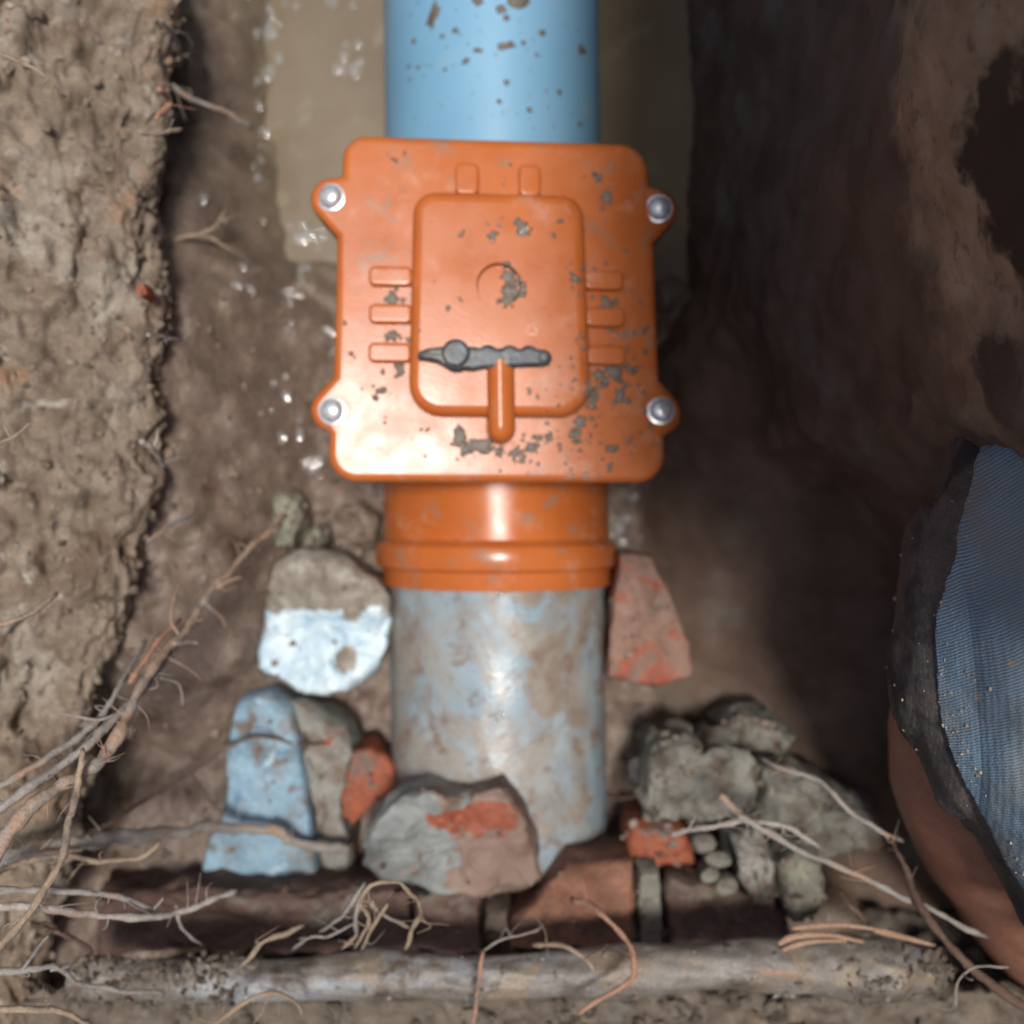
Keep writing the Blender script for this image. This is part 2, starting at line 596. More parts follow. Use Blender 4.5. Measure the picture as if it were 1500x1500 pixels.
def m_broken():
    k = N('broken_brick_with_mortar_skin')
    c = k.mix(k.ramp(k.noise(60, 6, 0.65), 0.35, 0.65), (0.185, 0.120, 0.092), (0.245, 0.170, 0.135))
    x = k.math('ADD', k.axis(0), k.ramp(k.noise(48, 6, 0.65, (3, 2, 1)), 0.3, 0.7, -0.028, 0.028))
    mort = k.mix(k.ramp(k.noise(120, 5, 0.65), 0.35, 0.65), (0.175, 0.190, 0.185), (0.27, 0.28, 0.265))
    c = k.mix(k.ramp(x, -0.006, -0.002, 1.0, 0.0), c, mort)
    u = k.math('DIVIDE', k.math('SUBTRACT', k.axis(0), 0.012), 0.020)
    v = k.math('DIVIDE', k.math('SUBTRACT', k.axis(1), 0.013), 0.0085)
    dd = k.math('ADD', k.math('ADD', k.math('MULTIPLY', u, u), k.math('MULTIPLY', v, v)), k.ramp(k.noise(75, 5, 0.6, (8, 2, 1)), 0.3, 0.7, -0.9, 0.9))
    c = k.mix(k.ramp(dd, 0.75, 0.95, 1.0, 0.0), c, k.mix(k.ramp(k.noise(300, 4, 0.6), 0.35, 0.65), (0.22, 0.058, 0.030), (0.29, 0.085, 0.045)))
    c = k.mix(k.ramp(k.noise(70, 6, 0.65, (1, 1, 4)), 0.58, 0.68, 0, 0.8), c, (0.15, 0.11, 0.085))
    nr = k.bump(k.noise(110, 6, 0.65), 0.7, 0.002)
    nr = k.bump(k.noise(450, 4, 0.65), 0.6, 0.001, nr)
    return k.out(c, 0.6, nr, 0.4)


M['broken'] = m_broken()
M['brick_shard'] = layered('brick_shard', ((0.20, 0.115, 0.085), (0.27, 0.165, 0.125)),
                           [((0.31, 0.085, 0.048), 30, 0.54, 0.60), ((0.27, 0.25, 0.21), 60, 0.64, 0.70)],
                           rough=(0.5, 0.85), bump=((130, 0.6, 0.0015), (500, 0.6, 0.0008)))
M['brick_red'] = layered('red_brick', ((0.175, 0.080, 0.052), (0.255, 0.125, 0.082)),
                         [((0.115, 0.070, 0.055), 45, 0.56, 0.66), ((0.30, 0.14, 0.08), 60, 0.62, 0.70)],
                         rough=(0.7, 0.95), bump=((150, 0.8, 0.0018), (500, 0.6, 0.0008)), off=(5, 1, 1))
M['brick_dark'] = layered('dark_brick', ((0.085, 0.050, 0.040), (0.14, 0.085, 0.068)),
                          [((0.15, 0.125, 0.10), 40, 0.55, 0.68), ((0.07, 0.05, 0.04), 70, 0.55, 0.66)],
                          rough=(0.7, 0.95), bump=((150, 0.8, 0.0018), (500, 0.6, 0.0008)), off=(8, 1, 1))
M['brick_orange'] = layered('orange_brick', ((0.24, 0.065, 0.030), (0.31, 0.095, 0.05)),
                            [((0.15, 0.11, 0.09), 60, 0.56, 0.64)], bump=((200, 0.8, 0.0015),), off=(3, 3, 1))
M['mortar'] = layered('grey_mortar', ((0.165, 0.160, 0.135), (0.27, 0.26, 0.22)),
                      [((0.13, 0.10, 0.075), 55, 0.50, 0.64), ((0.27, 0.14, 0.085), 48, 0.63, 0.72)],
                      rough=(0.75, 0.95), bump=((180, 0.9, 0.0022), (600, 0.8, 0.001)), spec=0.3)
M['clod'] = layered('greenish_clay', ((0.19, 0.185, 0.14), (0.26, 0.25, 0.195)), [((0.15, 0.115, 0.085), 60, 0.55, 0.66)],
                    rough=(0.4, 0.8), bump=((200, 0.7, 0.0015),))
M['timber'] = layered('rotten_timber', ((0.115, 0.098, 0.084), (0.205, 0.185, 0.165)),
                      [((0.26, 0.285, 0.305), 26, 0.50, 0.64, (0.35, 1, 1)), ((0.28, 0.145, 0.065), 40, 0.62, 0.68, (0.3, 1.5, 1)), ((0.09, 0.068, 0.052), 50, 0.54, 0.64), ((0.20, 0.155, 0.11), 38, 0.55, 0.63)],
                      rough=(0.32, 0.6), bump=((160, 0.5, 0.0014), (600, 0.5, 0.0006)), spec=0.5)
M['splinter'] = layered('split_wood', ((0.26, 0.15, 0.095), (0.36, 0.24, 0.17)), [], bump=((400, 0.6, 0.0008),))


def m_root(name, a, b, cc):
    return layered(name, (a, b), [(cc, 70, 0.54, 0.64)], rough=(0.6, 0.9), bump=((350, 0.8, 0.0014), (1200, 0.6, 0.0005)), fine=1400, spec=0.3)


M['root_grey'] = m_root('grey_root', (0.20, 0.178, 0.160), (0.34, 0.31, 0.28), (0.33, 0.22, 0.145))
M['root_tan'] = m_root('tan_root', (0.25, 0.185, 0.13), (0.38, 0.29, 0.21), (0.17, 0.135, 0.11))
M['root_pink'] = m_root('pinkish_root', (0.33, 0.175, 0.115), (0.42, 0.25, 0.175), (0.24, 0.18, 0.15))
M['root_brown'] = m_root('brown_root', (0.085, 0.052, 0.038), (0.135, 0.085, 0.062), (0.17, 0.12, 0.09))
M['root_orange'] = m_root('orange_root', (0.36, 0.215, 0.135), (0.36, 0.30, 0.245), (0.27, 0.24, 0.215))
M['root_white'] = m_root('white_root', (0.30, 0.265, 0.235), (0.42, 0.38, 0.345), (0.24, 0.18, 0.145))


def m_denim():
    k = N('blue_denim')
    base = k.mix(k.ramp(k.noise(22, 4, 0.5), 0.3, 0.7), (0.100, 0.170, 0.245), (0.160, 0.240, 0.315))
    wv = k.n('ShaderNodeTexWave', wave_type='BANDS', bands_direction='X')
    k.l(k.shift((0, 0, 0), (1, 1, 1), (0, 0, R(48))), wv.inputs['Vector'])
    wv.inputs['Scale'].default_value = 400
    wv.inputs['Distortion'].default_value = 2.4
    wv.inputs['Detail'].default_value = 2
    wv.inputs['Detail Scale'].default_value = 3
    tw = k.math('MULTIPLY', k.ramp(wv.outputs['Fac'], 0.25, 0.8), k.ramp(k.noise(35, 3, 0.5, (1, 2, 3)), 0.35, 0.62, 0.0, 1.0))
    c = k.mix(tw, base, (0.31, 0.415, 0.495))
    c = k.mix(k.ramp(k.noise(26, 6, 0.6, (4, 4, 2)), 0.42, 0.62, 0, 0.85), c, (0.235, 0.245, 0.235))
    c = k.mix(k.ramp(k.noise(140, 4, 0.6, (5, 5, 2)), 0.66, 0.70), c, (0.38, 0.30, 0.21))
    nr = k.bump(wv.outputs['Fac'], 0.5, 0.0005)
    nr = k.bump(k.noise(60, 5, 0.6), 0.5, 0.003, nr)
    return k.out(c, 0.85, nr, 0.2)


M['denim'] = m_denim()
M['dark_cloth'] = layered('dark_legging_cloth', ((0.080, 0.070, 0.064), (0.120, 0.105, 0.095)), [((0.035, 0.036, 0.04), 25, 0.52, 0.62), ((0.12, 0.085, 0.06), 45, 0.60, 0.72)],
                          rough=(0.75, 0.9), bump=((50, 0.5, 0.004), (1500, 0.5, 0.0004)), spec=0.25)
M['skin'] = layered('leg_skin', ((0.26, 0.115, 0.074), (0.33, 0.155, 0.105)), [((0.25, 0.17, 0.12), 80, 0.66, 0.72)],
                    rough=(0.45, 0.6), bump=((600, 0.3, 0.0005),), spec=0.4)

# ------------------------------------------------------------------ the pit
PIPE_Z, PIPE_R = 0.055, 0.0545


def shade_foot_x(y):
    return np.interp(y, [-0.46, -0.25, -0.16, -0.10, -0.04, 0.06, 0.12, 0.62], [0.36, 0.22, 0.105, 0.066, 0.060, 0.056, 0.098, 0.103])  # dark wall soil carried out over the right floor, painting in its shade


def floor_base(x, y):
    z = 0.034 - 0.034 * sstep(0.085, 0.165, y)                     # dips to the flooded end
    z = z + 0.086 * sstep(-0.088 - 0.026 * sstep(0.11, 0.15, y), -0.170, x) * (1 - 0.42 * sstep(0.13, 0.23, y)) * (0.35 + 0.65 * sstep(-0.13, -0.06, y)) + 0.05 * sstep(-0.2, -0.30, x)
    z = z - 0.05 * sstep(0.0, 0.03, x - shade_foot_x(y) - 0.006)
    z = z + 0.03 * sstep(-0.13, -0.22, y)
    z = z - 0.03 * np.exp(-((x - 0.0) / 0.02) ** 2 - ((y + 0.168) / 0.02) ** 2)
    return z


def floor_z(x, y):
    x = np.atleast_1d(np.asarray(x, float)); y = np.atleast_1d(np.asarray(y, float))
    p = np.stack([x, y, x * 0], 1)
    z = floor_base(x, y)
    wet = 1 - 0.5 * sstep(0.10, 0.17, y) * sstep(-0.16, -0.11, x)
    z = z + wet * (0.010 * fbm(p * 17, 3) + 0.0045 * fbm(p * 55 + 5, 3) + 0.0016 * fbm(p * 190 + 9, 2))
    shore = np.exp(-((x + 0.118) / 0.022) ** 2) * sstep(0.10, 0.14, y) + 0.8 * np.exp(-((y - 0.105) / 0.022) ** 2) + np.exp(-((x - 0.088) / 0.016) ** 2) * sstep(0.10, 0.14, y)
    z = z + shore * (0.011 * perlin(p * 36 + 3) + 0.006 * perlin(p * 90 + 1))
    f1, f2 = worley(p * 60)
    z = z + wet * 0.004 * (0.5 - f1)
    return z


nx, ny = 330, 560
X, Y = np.meshgrid(np.linspace(-0.27, 0.36, nx), np.linspace(-0.46, 0.62, ny), indexing='ij')
Z = floor_z(X.ravel(), Y.ravel())
o = mesh_np('mud_floor', np.stack([X.ravel(), Y.ravel(), Z], 1), grid_faces(nx, ny), M['mud'])
tag(o, kind='structure')


def profile_surface(name, prof, ts, place, disp, mat, nu, seed):
    """prof(t) -> (nu,2) offset/height profile; place(t, off, z) -> xyz arrays"""
    pts = []
    for t in ts:
        q = catmull(prof(t), nu)
        pts.append(place(t, q[:, 0], q[:, 1]))
    P = np.array(pts)                                             # (nt, nu, 3)
    du = np.gradient(P, axis=1); dv = np.gradient(P, axis=0)
    nrm = np.cross(du, dv)
    nrm /= np.linalg.norm(nrm, axis=2)[:, :, None] + 1e-12
    d = disp(P.reshape(-1, 3)).reshape(P.shape[:2])
    P = P + nrm * d[:, :, None]
    o = mesh_np(name, P.reshape(-1, 3), grid_faces(P.shape[0], P.shape[1]), mat)
    tag(o, kind='structure')
    return P


def lip_x(y):
    return np.interp(y, [-0.45, -0.2, -0.09, -0.03, 0.05, 0.4], [-0.23, -0.205, -0.186, -0.166, -0.157, -0.153])


def bank_disp(p):
    f1, f2 = worley(p * 42)
    g1, g2 = worley(p * 110 + 3)
    wp = p + 0.012 * np.stack([fbm(p * 38 + 2, 3), fbm(p * 38 + 12, 3), p[:, 0] * 0], 1)
    crack = np.abs(perlin(wp * np.array([34, 20, 26]) + 4))
    d = 0.013 * perlin(p * np.array([13, 9, 12]) + 31) + 0.011 * fbm(p * 16, 3) + 0.0075 * fbm(p * 48 + 3, 5, 0.6) + 0.003 * (0.45 - f1) + 0.0018 * (0.45 - g1)
    d = d - 0.010 * np.exp(-(crack / 0.045) ** 2) * sstep(-0.05, 0.35, perlin(wp * 21 + 8)) * (1.2 - 0.5 * sstep(-0.08, 0.06, p[:, 1]))
    d = d + 0.0015 * fbm(p * 230, 2)
    return d


bankP = profile_surface('earth_bank',
    lambda y: [(-0.085, 0.02), (-0.045, 0.06), (-0.014, 0.092), (0.0, 0.122), (-0.006, 0.140), (-0.03, 0.152), (-0.06, 0.168), (-0.085, 0.21), (-0.12, 0.32), (-0.18, 0.44), (-0.30, 0.53)],
    np.linspace(-0.47, 0.64, 640),
    lambda y, o, z: np.stack([lip_x(y) + o, np.full_like(o, y), z], 1),
    lambda p: -bank_disp(p) * np.clip(1.0 - 0.55 * sstep(0.145, 0.11, p[:, 2]), 0, 1), M['bank'], 260, 1)


def wall_x(y):
    return np.interp(y, [-0.46, -0.25, -0.15, -0.10, -0.05, 0.03, 0.1, 0.62], [0.40, 0.36, 0.30, 0.25, 0.195, 0.125, 0.112, 0.108])


def shade_lip_x(y):
    return np.interp(y, [-0.46, -0.25, -0.15, -0.10, -0.05, 0.01, 0.62], [0.44, 0.40, 0.32, 0.25, 0.165, 0.057, 0.057])  # unseen overhang of the wall top, added to throw shade on the right


def wall_disp(p):
    f1, f2 = worley(p * np.array([30, 30, 18]))
    return (0.0085 * fbm(p * np.array([12, 12, 7]), 3) + 0.003 * (0.5 - f1)) * (0.35 + 0.65 * sstep(0.03, 0.12, p[:, 2])) + 0.0018 * fbm(p * 80, 3)


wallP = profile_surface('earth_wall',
    lambda y: [(shade_foot_x(y) - 0.006, -0.02), (shade_foot_x(y), 0.022), (0.55 * shade_foot_x(y) + 0.45 * wall_x(y), 0.048)] + [(wall_x(y) + a, z) for a, z in ((0.0, 0.075), (0.010, 0.13), (0.014, 0.22), (0.012, 0.30), (0.004, 0.37))]
    + [(shade_lip_x(y) + a, z) for a, z in ((0.036, 0.43), (0.026, 0.47), (0.014, 0.50), (0.004, 0.525), (0.010, 0.548), (0.12, 0.552), (0.35, 0.55))],
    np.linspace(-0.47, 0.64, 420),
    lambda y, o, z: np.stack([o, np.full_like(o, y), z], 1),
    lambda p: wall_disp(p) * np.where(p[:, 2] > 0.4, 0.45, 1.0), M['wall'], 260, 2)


def ledge_disp(p):
    f1, f2 = worley(p * 70)
    g1, g2 = worley(p * 160)
    return 0.007 * fbm(p * 25, 3) + 0.005 * fbm(p * 70, 3) + 0.005 * (0.5 - f1) + 0.003 * (0.5 - g1)


ledgeP = profile_surface('earth_ledge',
    lambda x: [(-0.200, 0.01), (-0.212, 0.06), (-0.217, 0.110), (-0.212, 0.122), (-0.214, 0.132), (-0.236, 0.142), (-0.28, 0.22), (-0.34, 0.38), (-0.40, 0.50), (-0.55, 0.53)],
    np.linspace(-0.40, 0.46, 420),
    lambda x, o, z: np.stack([np.full_like(o, x), o, z], 1),
    lambda p: ledge_disp(p), M['soil'], 200, 3)

profile_surface('trench_end',
    lambda x: [(0.52, -0.02), (0.53, 0.1), (0.54, 0.25), (0.55, 0.4), (0.56, 0.5), (0.62, 0.53), (0.75, 0.54)],
    np.linspace(-0.40, 0.42, 160),
    lambda x, o, z: np.stack([np.full_like(o, x), o, z], 1),
    lambda p: -wall_disp(p), M['soil'], 100, 4)

# ground round the pit, one sheet with the pit cut out of it
hx0, hx1, hy0, hy1, B = -0.42, 0.40, -0.52, 0.70, 60
V = [(-B, -B, .525), (B, -B, .525), (B, B, .525), (-B, B, .525), (hx0, hy0, .525), (hx1, hy0, .525), (hx1, hy1, .525), (hx0, hy1, .525)]
o = mesh_np('ground', V, [(0, 1, 5, 4), (1, 2, 6, 5), (2, 3, 7, 6), (3, 0, 4, 7)], M['ground'])
tag(o, kind='structure')

# muddy water standing round the upper pipe
n1, n2 = 60, 80
X, Y = np.meshgrid(np.linspace(-0.2, 0.16, n1), np.linspace(0.07, 0.60, n2), indexing='ij')
o = mesh_np('muddy_water', np.stack([X.ravel(), Y.ravel(), np.full(X.size, 0.0125)], 1), grid_faces(n1, n2), M['water'])
tag(o, kind='structure')

# ------------------------------------------------------------------ pipes
ax0 = at(720, 0, PIPE_Z); ax1 = at(732, 1250, PIPE_Z)
axd = (ax1 - ax0).normalized()


def axis_pt(y):
    t = (y - ax0.y) / axd.y
    return ax0 + axd * t


def lathe_y(name, rings, mat, parent=None, nseg=96, origin=None, sharp=35):
    """rings: (y, radius) along the pipe axis"""
    V = []
    for y, r in rings:
        c = axis_pt(y)
        for k in range(nseg):
            a = 2 * math.pi * k / nseg
            V.append((c.x + r * math.cos(a), c.y, c.z + r * math.sin(a)))
    return mesh_np(name, V, grid_faces(len(rings), nseg, True)[:, ::-1].copy(), mat, parent, origin, True, sharp)


ysk = at(0, 862, PIPE_Z).y
y_lid0 = at(0, 205, PIPE_Z).y
up = lathe_y('drain_pipe', [(0.60, PIPE_R - .003), (0.60, PIPE_R), (0.3, PIPE_R), (0.15, PIPE_R)], M['blue_pipe'], origin=(ax0.x, 0.35, 0))
tag(up, 'clean sky blue drain pipe speckled with mud, above the orange valve', 'pipe', 'drain pipes')
ye = at(0, 1246, PIPE_Z + 0.01).y
dn = lathe_y('drain_pipe', [(ysk + 0.05, PIPE_R), (ysk - 0.05, PIPE_R), (ye, PIPE_R), (ye, PIPE_R - .003), (ye + 0.1, PIPE_R - .003)], M['old_pipe'], origin=(ax1.x, (ysk + ye) / 2, 0))
tag(dn, 'old grey drain pipe blotched with brown mud, below the orange socket', 'pipe', 'drain pipes')

# ------------------------------------------------------------------ backwater valve
valve = tag(empty('backwater_valve', (axis_pt(0.10).x, 0.09, 0)), 'orange plastic backwater valve with a bolted square lid and a black lever', 'valve')
valve.matrix_world.translation = valve.location


def lid_z_py(py): return 0.154


_ya, _yb = at(0, 205, lid_z_py(205)).y, at(0, 705, lid_z_py(705)).y


LID_X = at(730, 450, 0.154).x


def lid_z(x, y): return 0.154 - 0.092 * (x - LID_X)


PZ = 0.0095                                                     # how far the raised panel stands off the lid

lid_px = (arc(905, 245, 41, 85, 10, 7)[:0] + arc(538, 237, 34, 90, 176, 9) + [(503, 262)]
          + arc(490, 297, 32, 105, 232, 12) + [(496, 351), (494, 450), (491, 553)]
          + arc(490, 602, 32, 140, 255, 12) + [(485, 638)]
          + arc(525, 665, 41, 182, 268, 9) + arc(936, 664, 42, 272, 356, 9) + [(977, 638)]
          + arc(971, 603, 32, -70, 45, 12) + [(969, 553), (965, 450), (961, 351)]
          + arc(966, 299, 31, -48, 75, 12) + [(955, 264)] + arc(910, 246, 43, 4, 88, 9))
P = px_poly(lid_px, lid_z_py)
lid = bevel_prism('lid', P, 0.137, lid_z, 0.0032, M['orange_dirty'], valve)
body_px = rrect(522, 225, 938, 690, 40)
P = px_poly(body_px, lambda y: 0.12)
chamber = bevel_prism('chamber', P, 0.02, lambda x, y: 0.136 - 0.092 * (x - LID_X), 0.002, M['orange'], valve)

pan_px = (arc(822, 318, 34, 0, 90, 9) + arc(640, 318, 34, 90, 180, 9) + arc(648, 562, 48, 180, 270, 10) + arc(818, 562, 48, 270, 360, 10))
hc = at(731, 418, 0.163)
P = px_poly(pan_px, lambda y: lid_z_py(y) + 0.006)
panel = bevel_prism('access_cover', P, 0.144, lambda x, y: lid_z(x, y) + PZ, 0.0045, M['orange'], valve, hole=(hc.x, hc.y, 33 * K * (CAMZ - 0.163)), hole_depth=0.0038, seg=6)

for (x0, y0, x1, y1) in ((668, 244, 702, 290), (760, 244, 792, 290),
                         (544, 396, 606, 424), (544, 450, 606, 478), (543, 506, 605, 534),
                         (856, 396, 914, 424), (858, 450, 916, 478), (859, 506, 917, 534)):
    P = px_poly(rrect(x0, y0, x1, y1, 9, n=6), lid_z_py)
    bevel_prism('rib', P, 0.145, lambda x, y: lid_z(x, y) + 0.0042, 0.0011, M['orange'], valve, seg=4)

# stem: half-round ridge running from under the lever over the panel's lower edge
p0 = at(733, 528, 0.166); p1 = at(735, 648, 0.166)
path = np.array([p0 + (p1 - p0) * t for t in np.linspace(0, 1, 14)])
r0 = 20.5 * K * (CAMZ - .166)
rad = np.full(14, r0)
ext = [(p1 - p0).normalized() * r0 * s for s in (-0.0,)]
dirn = np.array((p1 - p0).normalized())
tail = [(np.array(p1) + dirn * r0 * (math.sin(a) - 1), r0 * math.cos(a)) for a in np.radians([0, 25, 45, 60, 73, 83, 89])]
path = np.vstack([np.array(p0) + (np.array(p1) - dirn * r0 - np.array(p0)) * t for t in np.linspace(0, 1, 10)] + [q for q, _ in tail[1:]])
rad = np.r_[np.full(10, r0), [r for _, r in tail[1:]]]
V, F = sweep(path, rad, 24)
V[:, 2] += lid_z(V[:, 0], 0) + PZ - 0.166
mesh_np('stem', V, F, M['orange'], valve, sharp=50)

# little embossed mark beside the lever
emb = bmesh.new()
mc = at(779, 482, 0.166)
for a in (90, 210, 330):
    b = math.radians(a); c = math.radians(a + 120); d2 = 0.0033
    q0 = Vector((math.cos(b), math.sin(b), 0)) * d2; q1 = Vector((math.cos(c), math.sin(c), 0)) * d2
    q0, q1 = q0.lerp(q1, 0.14), q0.lerp(q1, 0.86)
    t = (q1 - q0).normalized(); nn = Vector((-t.y, t.x, 0)) * 0.0004
    zt = lid_z(mc.x, mc.y) + PZ
    vs = [emb.verts.new((mc.x + q.x, mc.y + q.y, z)) for z in (zt - .001, zt + .0005) for q in (q0 - nn, q1 - nn, q1 + nn, q0 + nn)]
    emb.faces.new(vs[4:8])
    for k in range(4): emb.faces.new((vs[k], vs[(k + 1) % 4], vs[4 + (k + 1) % 4], vs[4 + k]))
bmesh.ops.recalc_face_normals(emb, faces=emb.faces)
bmesh.ops.translate(emb, verts=emb.verts, vec=-valve.location)
me = bpy.data.meshes.new('emblem'); emb.to_mesh(me); emb.free()
link('emblem', me, M['orange'], valve)

# bolts
for bx, by in ((489, 296), (968, 300), (491, 604), (971, 600)):
    q = at(bx, by, lid_z_py(by))
    q.z = lid_z(q.x, q.y)
    rb = 16.5 * K * (CAMZ - q.z)
    V = []; prof = [(1.25, 0.0), (1.25, 0.0007), (1.02, 0.0009), (1.0, 0.0022), (0.93, 0.0031), (0.75, 0.0038), (0.5, 0.0042), (0.22, 0.0044)]
    for s_, h in prof:
        for k in range(20):
            a = 2 * math.pi * k / 20
            V.append((q.x + rb * s_ * math.cos(a), q.y + rb * s_ * math.sin(a), q.z + h))
    V.append((q.x, q.y, q.z + 0.00445))
    F = [list(f) for f in grid_faces(len(prof), 20, True)]
    n0 = (len(prof) - 1) * 20
    F += [[n0 + k, n0 + (k + 1) % 20, len(V) - 1] for k in range(20)]
    F = [f[::-1] for f in F] if False else F
    bo = mesh_np('bolt', V, F, M['zinc'], valve, origin=tuple(q), sharp=60)
    bo.rotation_euler = (R(random.uniform(-6, 6)), R(random.uniform(-6, 6)), 0)

# lever
lev_px = [(610, 520), (613, 513), (626, 508), (640, 506)] + arc(667, 515, 20.5, 152, 28, 10) + [(692, 505), (700, 506)]
for bx in (715, 747, 776):
    lev_px += [(bx - 12, 506.5), (bx - 7, 503), (bx, 501.5), (bx + 7, 503.5), (bx + 12, 507)]
lev_px += [(800, 508), (807, 512), (810, 520), (806, 529), (797, 532), (770, 533), (740, 535), (705, 537), (693, 540)] + arc(668, 520, 22, -60, -130, 8) + [(640, 529), (625, 526), (613, 525)]
P = px_poly(lev_px, lambda y: 0.174)
LZ = lid_z(0, at(0, 518, .165).y) + PZ
lever = bevel_prism('lever', P, LZ - 0.006, lambda x, y: lid_z(x, y) + PZ + 0.0055, 0.0015, M['black'], valve, seg=3)
q = at(667, 515, 0.176)
P = np.array([(q.x + 0.0056 * math.cos(a), q.y + 0.0056 * math.sin(a)) for a in np.linspace(0, 2 * math.pi, 28, endpoint=False)])
pv = bevel_prism('pivot', P, LZ, lambda x, y: lid_z(x, y) + PZ + 0.0085, 0.0012, M['black'], valve, seg=3)
q = at(797, 520, 0.174)
V, F = sweep([(q.x + 0.0018 * math.cos(a), q.y + 0.0018 * math.sin(a), lid_z(q.x, 0) + PZ + 0.0056) for a in np.linspace(0, 2 * math.pi, 17)], 0.0006, 8, cap=False)
mesh_np('eyelet', V, F, M['black'], valve)

# socket with its collar ring
yy = lambda py: at(0, py, PIPE_Z + 0.04).y
sock = lathe_y('socket', [(yy(560), .0570), (yy(790), .0572), (yy(794), .0585), (yy(800), .0608), (yy(808), .0614), (yy(826), .0614), (yy(833), .0606), (yy(837), .0582),
                          (yy(840), .0578), (yy(860), .0580), (yy(863), .0574), (yy(863), .0548), (yy(700), .0547)], M['orange_dirty'], valve)
lathe_y('inlet_collar', [(yy(330), .0575), (yy(255), .0578), (yy(248), .0570), (yy(248), .0546)], M['orange'], valve)

# ------------------------------------------------------------------ mud splashes (thin lumps of mud, lying where they landed)


def splat(bag, x, y, zf, r, asp=1.0, rot=0.0, h=0.0006, n=14, rough=0.35):
    k = np.arange(n) * 2 * math.pi / n
    ph = rng.uniform(0, 9)
    rr = 1 + rough * np.array([perlin(np.array([[math.cos(a) * 1.3 + ph, math.sin(a) * 1.3, ph * 3]]))[0] * 1.6 for a in k])
    cx, sx = math.cos(rot), math.sin(rot)
    base = len(bag['V'])
    for s_, hh in ((1.0, -0.0002), (0.92, 0.55 * h), (0.6, h)):
        for a, q in zip(k, rr):
            u, v = r * asp * q * math.cos(a) * s_, r * q * math.sin(a) * s_
            X_, Y_ = x + u * cx - v * sx, y + u * sx + v * cx
            bag['V'].append((X_, Y_, zf(X_, Y_) + hh))
    bag['V'].append((x, y, zf(x, y) + h))
    for j in (0, 1):
        for i in range(n):
            bag['F'].append([base + j * n + i, base + j * n + (i + 1) % n, base + (j + 1) * n + (i + 1) % n, base + (j + 1) * n + i])
    for i in range(n):
        bag['F'].append([base + 2 * n + i, base + 2 * n + (i + 1) % n, base + 3 * n])


panel_xy = px_poly(pan_px, lambda y: lid_z_py(y) + 0.006)


def in_panel(x, y):
    c = False
    n = len(panel_xy)
    for i in range(n):
        x1, y1 = panel_xy[i]; x2, y2 = panel_xy[i - 1]
        if (y1 > y) != (y2 > y) and x < (x2 - x1) * (y - y1) / (y2 - y1) + x1: c = not c
    return c


def top_z(x, y):
    z = lid_z(x, y)
    if in_panel(x, y):
        z += PZ
        if (x - hc.x) ** 2 + (y - hc.y) ** 2 < (31 * K * .452) ** 2: z -= 0.0038
    return z


bag = dict(V=[], F=[])
spots = [(745, 405, 14, 1.0), (748, 425, 16, 1.0), (744, 440, 11, 1.2), (757, 412, 8, 1), (765, 335, 11, 1.3), (676, 349, 6, 1), (723, 347, 7, 1.2), (822, 325, 5, 1), (842, 408, 8, 1), (864, 410, 5, 1),
         (575, 436, 12, 1.1), (576, 490, 9, 1.2), (585, 540, 10, 1.2), (558, 572, 12, 0.6), (514, 518, 6, 1), (560, 545, 5, 1), (893, 437, 11, 1.2), (905, 460, 7, 1), (948, 478, 7, 1),
         (880, 545, 12, 1.2), (905, 540, 13, 1.4), (928, 537, 9, 1), (870, 570, 11, 1.3), (912, 575, 12, 1), (852, 615, 15, 0.7), (840, 632, 11, 1), (868, 590, 8, 1.3), (885, 560, 8, 1),
         (672, 640, 12, 1.3), (700, 652, 14, 1.6), (680, 655, 9, 1.3), (730, 660, 8, 1.2), (755, 662, 9, 1.4), (778, 654, 9, 1.3), (790, 640, 7, 1), (806, 640, 7, 1.4), (820, 650, 5, 1), (765, 672, 7, 1.4),
         (880, 250, 8, 1), (893, 280, 8, 1.4), (885, 295, 5, 1), (579, 233, 5, 1), (592, 222, 3, 1), (748, 235, 3, 1), (950, 510, 5, 1), (957, 620, 5, 1), (927, 640, 5, 1), (900, 655, 7, 1.4), (505, 473, 4, 1)]
for px, py, r, a in spots:
    q = at(px, py, 0.160)
    for j in range(4 if r > 7 else 2):
        f = 0.8 if j == 0 else rng.uniform(0.2, 0.5)
        g = 0 if j == 0 else 1.15 * r * K * .455
        t = rng.uniform(0, 6.3)
        splat(bag, q.x + g * math.cos(t), q.y + g * math.sin(t), top_z, f * r * K * .455, a if j == 0 else 1, rng.uniform(0, 3), 0.0006, 20, rough=0.5)
for k in range(330):
    if k < 190:
        px, py = rng.normal(890, 45), rng.normal(540, 90)
    elif k < 270:
        px, py = rng.normal(760, 75), rng.normal(655, 18)
    else:
        px, py = rng.uniform(510, 950), rng.uniform(215, 690)
    if not (505 < px < 955 and 215 < py < 695): continue
    q = at(px, py, 0.160)
    splat(bag, q.x, q.y, top_z, (0.8 + 3.0 * rng.random() ** 2) * K * .455, rng.uniform(0.8, 1.8), rng.uniform(0, 3), 0.0004, 9, 0.6)
o = mesh_np('mud_splash', bag['V'], bag['F'], M['splash'], origin=tuple(at(850, 600, .157)))
tag(o, 'grey mud specks splashed over the orange valve lid', 'mud', kind='stuff')

bag = dict(V=[], F=[])


def pipe_top(x, y):
    c = axis_pt(y)
    return c.z + math.sqrt(max(PIPE_R ** 2 - (x - c.x) ** 2, 1e-6))


